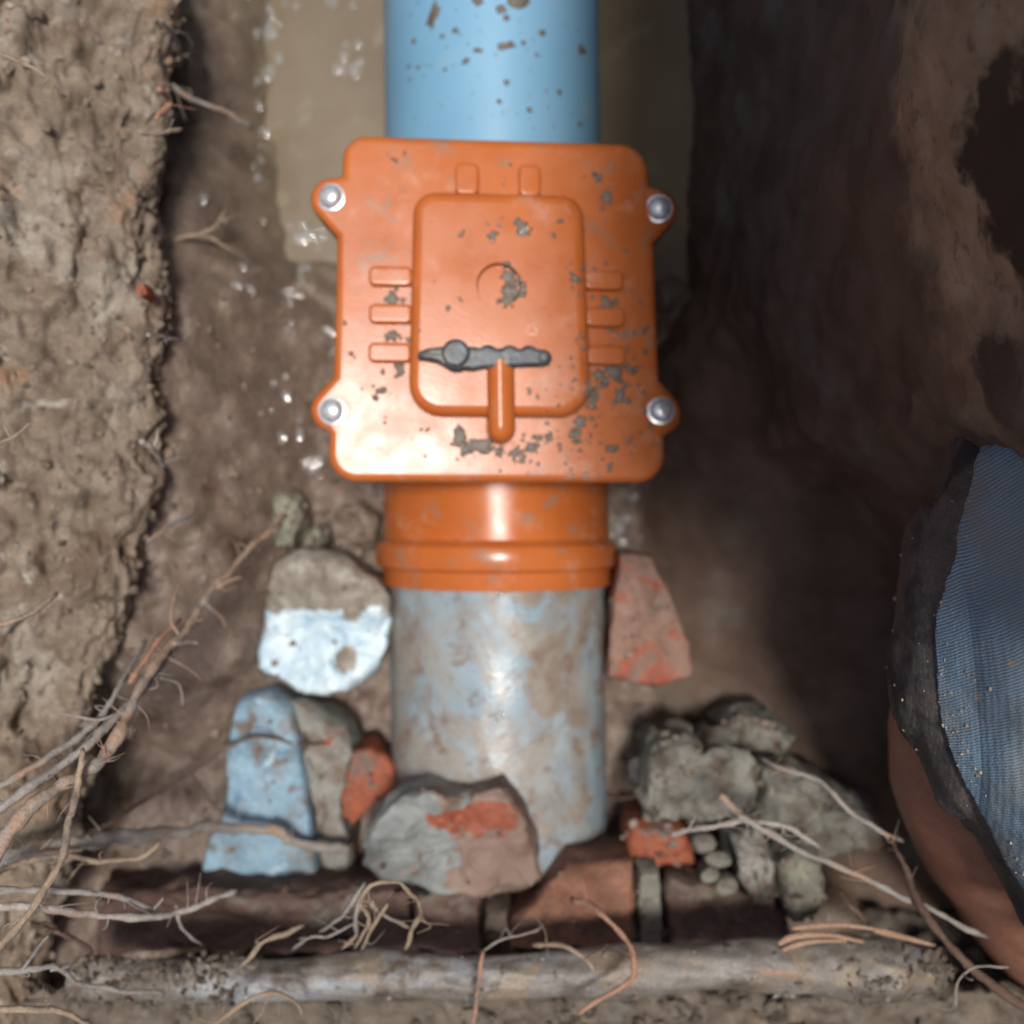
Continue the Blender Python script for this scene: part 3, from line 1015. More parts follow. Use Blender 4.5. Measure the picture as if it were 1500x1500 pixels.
pz = 0.105
for px, py, r, a, t in ((634, 20, 8, 2.6, 1.35), (668, 48, 5, 1, 0), (603, 48, 4, 1, 0), (648, 53, 4, 1, 0), (735, 20, 7, 1, 0), (742, 32, 5, 1, 0), (742, 72, 6, 2.6, 0.25), (766, 66, 4, 1, 0), (794, 47, 5, 1, 0), (855, 50, 8, 1, 0),
                        (595, 82, 3, 1, 0), (611, 89, 3, 1, 0), (597, 103, 3, 1, 0), (700, 80, 4, 1.6, 0), (683, 94, 4, 1.8, .4), (742, 126, 5, 1, 0), (731, 154, 4, 1, 0), (775, 163, 4, 1, 0), (820, 128, 4, 1, 0), (786, 81, 3, 1, 0), (652, 102, 3, 1, 0), (760, 4, 12, 1.6, 0), (700, 5, 8, 1, 0), (853, 165, 4, 1, 0)):
    q = at(px, py, pz)
    splat(bag, q.x, q.y, pipe_top, r * K * .51, a, t, 0.0008, 12, 0.4)
for k in range(60):
    q = at(rng.uniform(590, 850), rng.uniform(-60, 190), pz)
    splat(bag, q.x, q.y, pipe_top, rng.uniform(0.8, 2) * K * .51, 1, 0, 0.0004, 8)
o = mesh_np('mud_splash', bag['V'], bag['F'], M['splash'], origin=tuple(at(720, 60, .11)))
tag(o, 'brown mud spots dotted over the sky blue pipe', 'mud', kind='stuff')

# ------------------------------------------------------------------ stones and bricks


rock_tops = []


def rock(name, px, ztop, h, mat, label, cat, group=None, amp=0.0022, tilt=(0, 0), n=100, seed=0, crisp=False, parent=None, lump=0.0):
    zm = ztop - 0.12 * h
    P = px_poly(px, lambda y: zm)
    P = resample(P, n)
    c = P.mean(0)
    prof = [(0.70, -1.0), (0.93, -0.93), (1.0, -0.6), (1.005, -0.25), (0.992, -0.10), (0.965, -0.03), (0.91, 0.0), (0.78, 0.0), (0.6, 0.0), (0.42, 0.0), (0.22, 0.0)]
    if not crisp:
        prof = [(0.66, -1.0), (0.90, -0.85), (1.0, -0.5), (0.995, -0.25), (0.96, -0.10), (0.89, -0.02), (0.77, 0.03), (0.6, 0.06), (0.42, 0.07), (0.22, 0.07)]
    prof = catmull(prof, 26) if not crisp else np.array([q for a_, b_ in zip(prof[:-1], prof[1:]) for q in (a_, ((a_[0] + b_[0]) / 2, (a_[1] + b_[1]) / 2))] + [prof[-1]])
    V = []
    for s_, zr in prof:
        q = c + (P - c) * s_
        V.append(np.column_stack([q, np.full(n, ztop + zr * h)]))
    V = np.vstack(V + [np.array([[c[0], c[1], ztop + (0.07 * h if not crisp else 0)]])])
    V[:, 2] += (V[:, 0] - c[0]) * tilt[0] + (V[:, 1] - c[1]) * tilt[1]
    off = seed * 3.7 + 11
    d = np.stack([fbm(V * 55 + off, 3, 0.55), fbm(V * 55 + off + 40, 3, 0.55), fbm(V * 50 + off + 80, 4, 0.6)], 1) * amp
    f1, f2 = worley(V * 75 + off)
    V = V + d * np.array([0.8, 0.8, 1.3])
    g1, g2 = worley(V * 190 + off)
    V[:, 2] += lump * (0.5 - f1) + 0.10 * lump * (0.5 - g1) + amp * 0.2 * fbm(V * 260 + off, 2)
    V[:, 0] += 0.3 * lump * (perlin(V * 90 + off)); V[:, 1] += 0.3 * lump * (perlin(V * 120 + off + 33))
    F = [list(f) for f in grid_faces(len(prof), n, True)]
    n0 = (len(prof) - 1) * n
    F += [[n0 + k, n0 + (k + 1) % n, len(V) - 1] for k in range(n)]
    F.append(list(range(n))[::-1])
    if name != 'pebble': rock_tops.append(V[9 * n:])
    o = mesh_np(name, V, F, mat, parent, origin=(c[0], c[1], ztop - h), sharp=38)
    if label: tag(o, label, cat, group)
    return o


rock('stone', [(405, 818), (450, 806), (505, 815), (552, 842), (575, 870), (572, 900), (562, 930), (567, 945), (550, 980), (510, 1010), (470, 1025), (430, 1008), (374, 978), (380, 940), (395, 880)],
     0.080, 0.06, M['painted_stone'], 'big wet blue and white stone half coated in grey mud, left of the mottled pipe', 'stone', amp=0.0034, tilt=(0.05, 0.25), seed=1, crisp=True)
rock('stone', [(350, 1020), (395, 1010), (432, 1035), (445, 1090), (455, 1150), (465, 1220), (472, 1290), (430, 1308), (330, 1308), (292, 1285), (300, 1235), (325, 1195), (336, 1150), (335, 1090)],
     0.088, 0.06, M['blue_stone'], 'long flat bright blue stone crossed by a thick grey root', 'stone', amp=0.0011, tilt=(0.1, 0.05), seed=2, crisp=True)
rock('mortar_block', [(425, 1025), (470, 1040), (505, 1062), (520, 1090), (512, 1130), (500, 1180), (520, 1230), (515, 1285), (478, 1290), (470, 1220), (450, 1120)],
     0.082, 0.06, M['mortar_brick'], 'narrow grey mortar block with red brick showing, beside the bright blue stone', 'rubble', amp=0.0030, seed=3, crisp=True)
rock('brick_fragment', [(520, 1095), (545, 1090), (580, 1122), (583, 1160), (552, 1172), (520, 1205), (500, 1195), (505, 1140)],
     0.080, 0.05, M['brick_orange'], 'small wedge of orange red brick leaning on the left flank of the mottled pipe', 'brick', amp=0.002, seed=4, crisp=True)
rock('brick_fragment', [(538, 1205), (575, 1168), (625, 1148), (690, 1160), (738, 1145), (768, 1180), (782, 1240), (792, 1290), (760, 1318), (640, 1306), (560, 1292), (531, 1262)],
     0.128, 0.06, M['broken'], 'large broken brick with grey mortar and red patches on the mottled pipe', 'brick', amp=0.0036, tilt=(-0.1, 0.25), seed=5, crisp=True)
rock('brick_fragment', [(905, 808), (955, 815), (985, 870), (1010, 940), (1020, 995), (960, 1010), (888, 990), (895, 900)],
     0.085, 0.045, M['brick_shard'], 'triangular red brick shard wedged against the right flank of the mottled pipe', 'brick', amp=0.0022, tilt=(-0.35, 0.1), seed=6, crisp=True)
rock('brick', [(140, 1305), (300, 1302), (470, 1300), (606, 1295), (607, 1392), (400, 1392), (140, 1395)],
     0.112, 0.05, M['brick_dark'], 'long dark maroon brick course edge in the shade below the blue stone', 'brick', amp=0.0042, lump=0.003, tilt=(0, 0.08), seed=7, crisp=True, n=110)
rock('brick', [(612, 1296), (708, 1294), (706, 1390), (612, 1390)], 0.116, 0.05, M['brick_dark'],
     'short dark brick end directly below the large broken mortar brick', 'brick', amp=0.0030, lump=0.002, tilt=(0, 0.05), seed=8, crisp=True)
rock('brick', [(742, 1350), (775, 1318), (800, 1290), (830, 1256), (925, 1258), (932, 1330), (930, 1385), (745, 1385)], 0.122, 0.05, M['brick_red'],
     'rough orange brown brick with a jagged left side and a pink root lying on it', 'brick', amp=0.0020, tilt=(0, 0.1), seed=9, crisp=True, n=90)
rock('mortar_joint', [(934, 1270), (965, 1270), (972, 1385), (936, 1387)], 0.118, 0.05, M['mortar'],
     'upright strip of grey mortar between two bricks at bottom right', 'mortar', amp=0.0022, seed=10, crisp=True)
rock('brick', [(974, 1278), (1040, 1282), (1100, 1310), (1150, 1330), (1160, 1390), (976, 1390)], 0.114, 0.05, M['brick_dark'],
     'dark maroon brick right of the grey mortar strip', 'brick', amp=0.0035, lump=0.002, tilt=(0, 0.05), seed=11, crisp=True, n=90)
rock('brick_fragment', [(925, 1200), (975, 1196), (1015, 1215), (1020, 1265), (950, 1272), (915, 1258), (915, 1225)], 0.098, 0.05, M['brick_orange'],
     'half buried orange red brick piece under the lumpy grey mortar', 'brick', amp=0.0022, seed=12)
G = 'grey mortar rubble at lower right'
rock('mortar_lump', [(945, 1120), (965, 1080), (1010, 1075), (1030, 1095), (1050, 1080), (1090, 1090), (1110, 1120), (1105, 1175), (1070, 1198), (1000, 1195), (945, 1200), (930, 1165)], 0.112, 0.07, M['mortar'],
     'biggest lumpy grey mortar chunk just right of the mottled pipe', 'rubble', G, amp=0.0055, lump=0.007, seed=13)
rock('mortar_lump', [(1050, 1060), (1090, 1035), (1130, 1040), (1165, 1075), (1150, 1105), (1100, 1098), (1060, 1082)], 0.085, 0.05, M['mortar'],
     'smooth dim grey lump behind the biggest lumpy mortar chunk', 'rubble', G, amp=0.003, seed=14)
rock('mortar_lump', [(1112, 1125), (1160, 1115), (1230, 1150), (1290, 1190), (1285, 1245), (1200, 1260), (1130, 1235), (1105, 1190)], 0.088, 0.05, M['mortar'],
     'broad crumbly grey lump under the long white root', 'rubble', G, amp=0.005, lump=0.006, seed=15)
rock('mortar_lump', [(1130, 1260), (1160, 1235), (1198, 1245), (1208, 1290), (1195, 1340), (1155, 1348), (1138, 1310)], 0.118, 0.06, M['clod'],
     'rounded pale grey stone standing right of the orange stained clod', 'stone', G, amp=0.002, seed=16)
rock('mortar_lump', [(1066, 1225), (1110, 1215), (1132, 1250), (1138, 1320), (1100, 1325), (1078, 1290)], 0.116, 0.06, M['mortar_brick'],
     'orange stained clod between the small pebbles and the rounded pale stone', 'rubble', G, amp=0.003, seed=17)
for k, (px, py, r, lab) in enumerate(((1030, 1235, 16, 'topmost of the small grey pebbles stacked left of the orange stained clod'), (1052, 1258, 18, 'middle grey pebble of the small stack left of the orange stained clod'),
                                      (1040, 1282, 15, 'lower left grey pebble of the small stack below the white root tip'), (1064, 1300, 16, 'brownish lowest pebble of the small stack on the dark maroon brick'))):
    rock('pebble', [(px + r * math.cos(a) * 1.05, py - r * math.sin(a) * .9) for a in np.linspace(0, 6.28, 12, endpoint=False)], 0.118, 0.02, M['mortar'], lab, 'pebble', 'small pebbles on the brick', amp=0.002, n=24, seed=20 + k)
rock('clay_clod', [(398, 730), (425, 714), (443, 728), (446, 765), (438, 798), (405, 800), (394, 770)], 0.074, 0.045, M['clod'],
     'greenish grey clay clod at the tip of the long diagonal root', 'clod', amp=0.003, lump=0.004, seed=30)
rock('clay_clod', [(445, 775), (470, 765), (478, 790), (466, 806), (440, 804)], 0.064, 0.04, M['clod'],
     'small brown clay clod just above the blue and white stone', 'clod', amp=0.003, lump=0.003, seed=31)
rock('clay_clod', [(490, 745), (530, 735), (556, 760), (555, 800), (520, 815), (490, 795)], 0.055, 0.04, M['mud'],
     'brown mud clod tucked under the lower left corner of the valve lid', 'clod', amp=0.004, lump=0.004, seed=32)

rock('brick_chip', [(300, 668), (325, 662), (335, 685), (322, 700), (304, 690)], 0.072, 0.018, M['brick_red'], 'small red brick chip sunk in the mud left of the valve', 'brick', amp=0.002, n=40, seed=41, crisp=True)
rock('pebble', [(343, 655), (354, 652), (358, 662), (350, 668), (342, 663)], 0.064, 0.012, M['clod'], 'tiny pale pebble beside the red brick chip', 'pebble', amp=0.001, n=24, seed=42)
rock('pebble', [(278, 788), (292, 786), (296, 798), (286, 804), (277, 799)], 0.086, 0.012, M['clod'], 'tiny grey pebble in the mud above the diagonal root', 'pebble', amp=0.001, n=24, seed=43)
rock('brick_chip', [(203, 418), (214, 416), (218, 430), (209, 438), (202, 430)], 0.162, 0.014, M['brick_orange'], 'tiny orange brick chip on the left bank near its edge', 'brick', amp=0.001, n=24, seed=44, crisp=True)

# thick torn root across the bottom
tb = tag(empty('thick_root', tuple(at(750, 1428, 0.15))), 'thickest grey root, caked in soil and torn at its right end, across the bottom', 'root')
tb.matrix_world.translation = tb.location
n = 420
t = np.linspace(0, 1, n)
cx = 105 + t * 1285
cy = 1426 + 9 * np.sin(t * 5.2 + 0.4) + 5 * np.sin(t * 14) + 2.5 * np.sin(t * 31)
Pth = np.array([at(a, b, 0.162) for a, b in zip(cx, cy)])
hw = np.interp(t, [0, 0.03, 0.2, 0.75, 0.85, 0.94, 0.985, 1.0], [20, 27, 31, 33, 41, 44, 28, 6]) * (1 + 0.06 * np.sin(t * 23) + 0.04 * np.sin(t * 41 + 1)) * K * (CAMZ - .158)
V, F = sweep(Pth, hw, 56, 0.95)
p = V * 1.0
d = 0.0018 * fbm(p * np.array([16, 35, 35]), 4, 0.5) + 0.0006 * fbm(p * np.array([60, 240, 240]), 3) + 0.0006 * (0.5 - worley(p * 85)[0]) + 0.0004 * (0.5 - worley(p * 190)[0])
ctr = np.repeat(Pth, 56, 0)
nn = V - ctr
nn /= np.linalg.norm(nn, axis=1)[:, None] + 1e-9
V = V + nn * d[:, None]
timber_top = V[V[:, 2] > 0.160]
mesh_np('bark', V, F, M['timber'], tb, sharp=60)
for pts, wd in (([(1140, 1383), (1165, 1372), (1215, 1370), (1265, 1380)], 6), ([(1145, 1392), (1185, 1380), (1240, 1378)], 5), ([(1160, 1360), (1230, 1355), (1300, 1364)], 5), ([(1280, 1362), (1320, 1372), (1370, 1385)], 6)):
    q = catmull([tuple(at(a, b, 0.1725)) for a, b in pts], 20)
    V, F = sweep(q, np.interp(np.linspace(0, 1, 20), [0, .2, 1], [.6, 1, .4]) * wd * K * .44, 7, 0.6)
    mesh_np('splinter', V, F, M['splinter'], tb)

# ------------------------------------------------------------------ roots


def root(pts, w0, w1, mat, label, group='roots at the lower left', twigs=(), cat='root', wob=0.45, n=None, hairs=1.0):
    """pts: (px, py, z); w0,w1 widths in photo pixels; twigs: list of (pts, w)"""
    lift = lambda a, b, z: z + (0.016 if b < 1250 else 0.006) * min(max((300 - a) / 110, 0), 1) * (z > 0.13)
    W = [at(a, b, lift(a, b, z)) for a, b, z in pts]
    org = W[0]
    L = sum((W[k + 1] - W[k]).length for k in range(len(W) - 1))
    n = n or max(16, int(L / 0.0022))

    def tube(Wp, wa, wb, n, zz):
        q = catmull([tuple(v) for v in Wp], n)
        s_ = K * (CAMZ - zz)
        r = np.linspace(wa, wb, n) * 0.46 * s_
        ph = rng.uniform(0, 50)
        r = r * (1 + wob * fbm(q * 190 + ph, 2))
        q = q + np.stack([fbm(q * 42 + ph, 4, 0.6), fbm(q * 42 + ph + 9, 4, 0.6), fbm(q * 42 + ph + 20, 4, 0.6)], 1) * (0.0008 + 0.45 * r.mean())
        r[-1] *= 0.45; r[-2] *= 0.8; r[0] *= 0.7
        return sweep(q, r, 9)
    V, F = tube(W, w0, w1, n, np.mean([p[2] for p in pts]))
    VV, FF = [V], list(F)
    for h in range(int(L / 0.011 * hairs)):                          # fine hairs growing on the root
        k = rng.integers(2, n - 2)
        p0 = V[k * 9:(k + 1) * 9].mean(0)
        dr = rng.normal(size=3) * np.array([1, 1, 0.5]); dr /= np.linalg.norm(dr)
        ln = rng.uniform(0.003, 0.011)
        qq = catmull([p0, p0 + dr * ln * 0.5 + rng.normal(size=3) * 0.0012, p0 + dr * ln + rng.normal(size=3) * 0.003 + np.array([0, 0, -0.002])], 9)
        v2, f2 = sweep(qq, np.linspace(0.0003, 0.0001, 9), 5)
        o_ = sum(len(v) for v in VV)
        VV.append(v2); FF += [[i + o_ for i in f] for f in f2]
    V, F = np.vstack(VV), FF
    o = mesh_np('root', V, F, mat, origin=tuple(org))
    tag(o, label, cat, group)
    for tp, tw in twigs:
        Wt = [at(a, b, lift(a, b, z)) for a, b, z in tp]
        Lt = sum((Wt[k + 1] - Wt[k]).length for k in range(len(Wt) - 1))
        V, F = tube(Wt, tw, tw * 0.5, max(12, int(Lt / 0.0022)), tp[0][2])
        mesh_np('rootlet', V, F, mat, o)
    return o


GL, GB, GR, GU = 'roots at the lower left', 'roots along the bottom edge', 'roots at the lower right', 'roots on the left bank'
root([(415, 752, .085), (372, 800, .11), (312, 862, .14), (285, 905, .155), (235, 965, .175), (190, 1040, .195), (145, 1108, .21), (75, 1160, .225), (20, 1215, .235), (-80, 1330, .245)], 9, 21, M['root_orange'],
     'long orange grey root running diagonally from the clay clod to the left edge', GL,
     twigs=[([(310, 865, .14), (335, 850, .135), (358, 845, .13)], 8), ([(300, 885, .15), (325, 905, .14), (330, 920, .135)], 6), ([(262, 930, .165), (250, 905, .16), (262, 850, .15)], 6),
            ([(250, 945, .17), (285, 940, .165), (292, 942, .165)], 8), ([(238, 960, .17), (270, 975, .165), (300, 998, .155)], 7), ([(190, 1040, .19), (160, 1060, .19), (120, 1095, .19)], 7)])
root([(270, 925, .155), (230, 985, .175), (175, 1045, .19), (110, 1110, .20), (50, 1150, .21), (-60, 1215, .22)], 10, 15, M['root_grey'],
     'slim grey root lying just above the long diagonal root', GL,
     twigs=[([(225, 990, .175), (262, 1002, .17), (268, 1035, .165)], 6), ([(175, 1045, .19), (140, 1055, .19), (70, 1040, .19)], 6)])
root([(215, 935, .15), (180, 1000, .17), (140, 1055, .185), (80, 1105, .195), (-50, 1180, .21)], 8, 12, M['root_grey'],
     'upper grey root of the diagonal bundle meeting the left edge', GL)
root([(265, 905, .15), (235, 935, .16), (205, 975, .165), (190, 1000, .17)], 7, 9, M['root_pink'], 'short pink root crossing the middle of the diagonal bundle', GL)
root([(512, 1250, .095), (440, 1236, .099), (400, 1216, .103), (330, 1211, .112), (200, 1224, .142), (110, 1238, .17), (40, 1250, .18), (-60, 1290, .19)], 15, 27, M['root_grey'],
     'thick grey root lying level across the bright blue stone', GL, twigs=[([(60, 1245, .178), (78, 1225, .18)], 6)])
root([(118, 1095, .22), (112, 1150, .225), (104, 1200, .228), (85, 1265, .23), (45, 1330, .235), (0, 1385, .24), (-40, 1430, .24)], 10, 14, M['root_tan'],
     'upright tan root crossing over the level grey root', GL)
root([(235, 1232, .18), (205, 1255, .185), (150, 1260, .19), (90, 1252, .195), (40, 1262, .20), (-40, 1295, .21)], 6, 11, M['root_tan'], 'thin tan root curving below the thick level grey root', GL,
     twigs=[([(128, 1256, .19), (110, 1275, .185), (95, 1295, .18)], 7)])
root([(228, 1330, .20), (205, 1322, .205), (150, 1312, .21), (80, 1304, .215), (20, 1300, .22), (-50, 1298, .22)], 8, 13, M['root_grey'], 'knobbly grey root with a hooked tip above the long pale root', GL, twigs=[([(225, 1330, .2), (238, 1312, .2)], 6)])
root([(347, 1306, .18), (300, 1322, .19), (255, 1338, .195), (200, 1344, .205), (120, 1338, .21), (50, 1332, .215), (-50, 1330, .22)], 9, 13, M['root_white'], 'long pale root ending in a blunt tip on the dark brick', GL,
     twigs=[([(260, 1340, .19), (268, 1365, .18), (296, 1382, .17)], 7)])
root([(240, 1455, .19), (180, 1450, .195), (120, 1440, .20), (80, 1418, .21), (30, 1422, .215), (-40, 1425, .22)], 8, 11, M['root_grey'], 'grey forked root in the dark corner at lower left', GL,
     twigs=[([(75, 1420, .21), (105, 1415, .205)], 7), ([(35, 1420, .215), (60, 1385, .21), (72, 1372, .21)], 6)])
root([(135, 1395, .19), (105, 1375, .195), (70, 1365, .20), (45, 1352, .205)], 8, 9, M['root_brown'], 'dark brown rootlet above the grey forked root', GL)
root([(140, 1500, .215), (90, 1482, .22), (40, 1478, .225), (-40, 1480, .23)], 9, 12, M['root_tan'], 'tan root in the very lower left corner', GL)
root([(475, 1088, .085), (430, 1090, .09), (385, 1080, .095), (340, 1092, .10), (280, 1132, .105), (220, 1170, .11), (140, 1215, .12), (90, 1240, .13)], 5, 8, M['root_brown'], 'hair thin reddish root drawn across the upper part of the bright blue stone', GL,
     twigs=[([(280, 1135, .105), (300, 1160, .1), (325, 1190, .095)], 5)])
root([(445, 1352, .175), (415, 1368, .18), (385, 1380, .185), (365, 1402, .185), (345, 1426, .185)], 8, 8, M['root_tan'], 'short bent tan root standing alone on the thickest root left of the tangle', GB)
root([(520, 1393, .175), (540, 1350, .19), (530, 1320, .2), (545, 1300, .205), (580, 1294, .205), (605, 1318, .2), (616, 1338, .19), (604, 1362, .185), (595, 1392, .178)], 6, 8, M['root_tan'], 'arched tan root on the right of the small root tangle', GB)
root([(536, 1292, .195), (520, 1318, .195), (500, 1348, .185), (470, 1365, .18)], 8, 6, M['root_grey'], 'grey root leaning on the left of the small root tangle', GB)
root([(566, 1326, .195), (550, 1348, .19), (540, 1368, .185), (530, 1392, .18)], 7, 6, M['root_tan'], 'short tan root in the middle of the small root tangle', GB)
root([(546, 1318, .19), (560, 1338, .185), (590, 1352, .18), (606, 1362, .175)], 8, 5, M['root_grey'], 'thin grey root crossing the small tangle downwards to the right', GB)
root([(530, 1310, .19), (520, 1345, .185), (522, 1372, .18), (500, 1392, .175)], 7, 6, M['root_grey'], 'innermost grey root of the small root tangle', GB)
root([(430, 1392, .172), (455, 1372, .18), (480, 1372, .18), (520, 1352, .18)], 5, 4, M['root_grey'], 'faint grey rootlet left of the small root tangle', GB)
root([(838, 1318, .16), (868, 1328, .17), (895, 1348, .18), (918, 1375, .185), (930, 1402, .19), (928, 1430, .19), (900, 1452, .19), (850, 1484, .19)], 11, 8, M['root_pink'], 'crooked pink root over the orange brown brick', GB,
     twigs=[([(845, 1322, .16), (833, 1308, .155)], 6)])
root([(780, 1385, .175), (812, 1384, .18), (840, 1394, .185), (862, 1412, .185), (872, 1425, .185)], 8, 7, M['root_tan'], 'short tan root bent over the thickest root below the orange brown brick', GB)
root([(700, 1395, .175), (740, 1375, .178), (785, 1362, .175), (800, 1350, .165)], 5, 4, M['root_grey'], 'faint grey rootlet across the dark gap left of the orange brown brick', GB)
root([(708, 1392, .18), (702, 1440, .185), (694, 1480, .19), (688, 1520, .195)], 7, 9, M['root_pink'], 'straight pinkish root hanging down across the thickest root at bottom centre', GB)
root([(310, 1505, .19), (350, 1475, .195), (400, 1455, .195), (430, 1470, .19), (440, 1490, .185)], 8, 6, M['root_tan'], 'tan root loop on the soil below the thickest root', GB, twigs=[([(395, 1457, .195), (385, 1480, .19), (370, 1500, .19)], 6)])
root([(1053, 1165, .16), (1075, 1186, .165), (1100, 1207, .17), (1180, 1250, .175), (1265, 1284, .18), (1350, 1326, .18), (1450, 1372, .175)], 12, 8, M['root_grey'], 'long pale grey root with an orange tip slanting across the lower right', GR,
     twigs=[])
root([(1053, 1164, .161), (1070, 1181, .164), (1098, 1204, .169)], 12, 11, M['root_orange'], 'peeled orange tip at the upper end of the long pale grey root', GR)
root([(983, 1224, .155), (1010, 1213, .16), (1050, 1208, .165), (1098, 1203, .165), (1150, 1210, .165), (1190, 1235, .16), (1212, 1256, .155)], 10, 7, M['root_white'], 'whitish root lying level over the orange red brick piece', GR, twigs=[([(1010, 1213, .16), (1018, 1195, .16)], 4)])
root([(1112, 1113, .145), (1145, 1125, .155), (1195, 1142, .16), (1240, 1185, .165), (1285, 1212, .165), (1320, 1230, .16)], 8, 8, M['root_grey'], 'slender grey root bowed above the long pale root, reaching the bare leg', GR)
root([(1305, 1225, .165), (1325, 1265, .175), (1345, 1320, .185), (1385, 1378, .195), (1440, 1430, .20), (1520, 1495, .205)], 8, 16, M['root_brown'], 'dark brown root below the bare leg running to the lower right corner', GR)
root([(1228, 1305, .16), (1245, 1328, .165), (1270, 1352, .165)], 9, 6, M['root_brown'], 'short brown stub above the torn end of the thickest root', GR)
root([(1400, 1475, .2), (1402, 1440, .2), (1430, 1420, .2), (1480, 1415, .2)], 4, 4, M['root_grey'], 'fine curled grey rootlet near the lower right corner', GR)
root([(886, 1160, .06), (905, 1170, .07), (925, 1166, .08), (940, 1158, .085)], 6, 4, M['root_brown'], 'tiny brown rootlet between the mottled pipe and the lumpy mortar chunk', GR)
root([(-40, 925, .205), (5, 913, .205), (40, 903, .203), (62, 888, .20), (82, 873, .195)], 9, 9, M['root_tan'], 'lone tan root sticking out of the left bank', GU)
root([(-30, 70, .2), (20, 88, .198), (60, 108, .195), (95, 142, .185)], 6, 5, M['root_tan'], 'pale tan root on the left bank near the upper left corner', GU)
root([(235, 30, .155), (255, 55, .14), (265, 80, .12), (265, 100, .11)], 8, 5, M['root_grey'], 'grey root curling over the bank edge near the top', GU, twigs=[([(250, 48, .14), (270, 50, .13), (282, 66, .12)], 5)])
root([(250, 122, .115), (285, 145, .105), (330, 163, .095), (372, 186, .08)], 9, 8, M['root_grey'], 'straight grey root hanging from the bank toward the water', GU)
root([(205, 194, .165), (235, 196, .16), (265, 188, .15)], 8, 6, M['root_orange'], 'orange twig poking over the bank edge', GU)
root([(232, 130, .165), (245, 142, .155), (240, 160, .155), (228, 172, .16)], 12, 9, M['root_pink'], 'stubby pink root knot at the bank edge above the orange twig', GU)
root([(240, 352, .09), (285, 344, .09), (312, 332, .085), (330, 305, .08)], 7, 6, M['root_tan'], 'pale forked root half sunk in the mud left of the valve', GU, twigs=[([(285, 344, .09), (315, 352, .085), (345, 370, .08)], 6)])
root([(208, 645, .165), (225, 660, .16), (247, 684, .145)], 9, 8, M['root_white'], 'stub of pale root on the bank edge beside the valve lower corner', GU, twigs=[([(222, 658, .16), (230, 630, .16)], 7)])
root([(215, 490, .16), (240, 495, .15), (262, 496, .14)], 6, 5, M['root_white'], 'small white rootlet sticking out sideways from the bank edge', GU)
root([(215, 795, .14), (245, 772, .135), (285, 752, .12)], 7, 6, M['root_grey'], 'short grey root pointing up right from the lower bank', GU)
root([(-20, 660, .2), (20, 640, .2), (48, 615, .198)], 6, 5, M['root_tan'], 'thin tan rootlet at the left edge half way down the bank', GU, twigs=[([(15, 642, .2), (5, 622, .2)], 4)])

# ------------------------------------------------------------------ person: bent bare leg in denim at the right
PP = [(0.60, -0.07, 0.36), (0.44, -0.062, 0.315), (0.30, -0.052, 0.270), (0.205, -0.058, 0.232), (0.196, -0.100, 0.185), (0.232, -0.150, 0.138), (0.268, -0.200, 0.090), (0.305, -0.25, 0.045), (0.315, -0.285, 0.022), (0.285, -0.335, 0.012), (0.255, -0.385, 0.006), (0.245, -0.405, 0.006)]
RR = [0.080, 0.076, 0.066, 0.050, 0.046, 0.048, 0.042, 0.033, 0.034, 0.040, 0.030, 0.008]
nP = 110
Q = catmull(PP, nP)
rr = np.interp(np.linspace(0, len(RR) - 1, nP), np.arange(len(RR)), RR)
rr = np.convolve(np.pad(rr, 4, mode='edge'), np.ones(9) / 9, 'valid')
V, F = sweep(Q, rr, 40, 0.95)
V = V + 0.0015 * np.stack([fbm(V * 30, 2), fbm(V * 30 + 7, 2), fbm(V * 30 + 13, 2)], 1)
person = mesh_np('person', V, F, M['skin'], origin=(0.30, -0.25, 0.0))
tag(person, 'person at the right edge with a bent leg in muddy blue denim and dark legging', 'person')
JP = [(0.62, -0.07, 0.36), (0.46, -0.062, 0.315), (0.34, -0.055, 0.280), (0.25, -0.051, 0.255), (0.20, -0.047, 0.248), (0.170, -0.049, 0.245), (0.148, -0.051, 0.241), (0.136, -0.052, 0.239), (0.130, -0.052, 0.238)]
JR = [0.125, 0.122, 0.121, 0.116, 0.108, 0.089, 0.051, 0.027, 0.003]


def cloth(extra, nJ, nS):
    tt = np.linspace(0, 1, nJ) ** 0.8
    Q = catmull(JP, 600)[(tt * 599).astype(int)]
    rr = np.interp(tt * (len(JR) - 1), np.arange(len(JR)), JR) + extra
    V, F = sweep(Q, rr, nS, 0.76)
    nn = V - np.repeat(Q, nS, 0)
    nn /= np.linalg.norm(nn, axis=1)[:, None] + 1e-9
    return V, F, nn


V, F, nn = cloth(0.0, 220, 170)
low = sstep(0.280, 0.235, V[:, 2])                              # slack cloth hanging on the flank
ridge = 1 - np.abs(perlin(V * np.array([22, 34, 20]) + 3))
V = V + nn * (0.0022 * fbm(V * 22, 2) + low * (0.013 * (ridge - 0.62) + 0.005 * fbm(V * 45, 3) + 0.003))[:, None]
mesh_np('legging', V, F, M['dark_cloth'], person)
legging_pts = V[(V[:, 0] < 0.22) & (V[:, 2] > 0.21)]
V, F, nn = cloth(0.0012, 300, 240)
V = V + nn * (0.0022 * fbm(V * 22, 2) + 0.0010 * fbm(V * 70, 2))[:, None]
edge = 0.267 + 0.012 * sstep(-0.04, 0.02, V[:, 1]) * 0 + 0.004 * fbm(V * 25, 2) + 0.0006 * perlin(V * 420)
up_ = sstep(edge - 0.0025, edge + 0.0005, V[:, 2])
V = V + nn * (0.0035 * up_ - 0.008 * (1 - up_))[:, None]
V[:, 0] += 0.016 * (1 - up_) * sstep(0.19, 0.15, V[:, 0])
jeans = mesh_np('jeans', V, F, M['denim'], person)
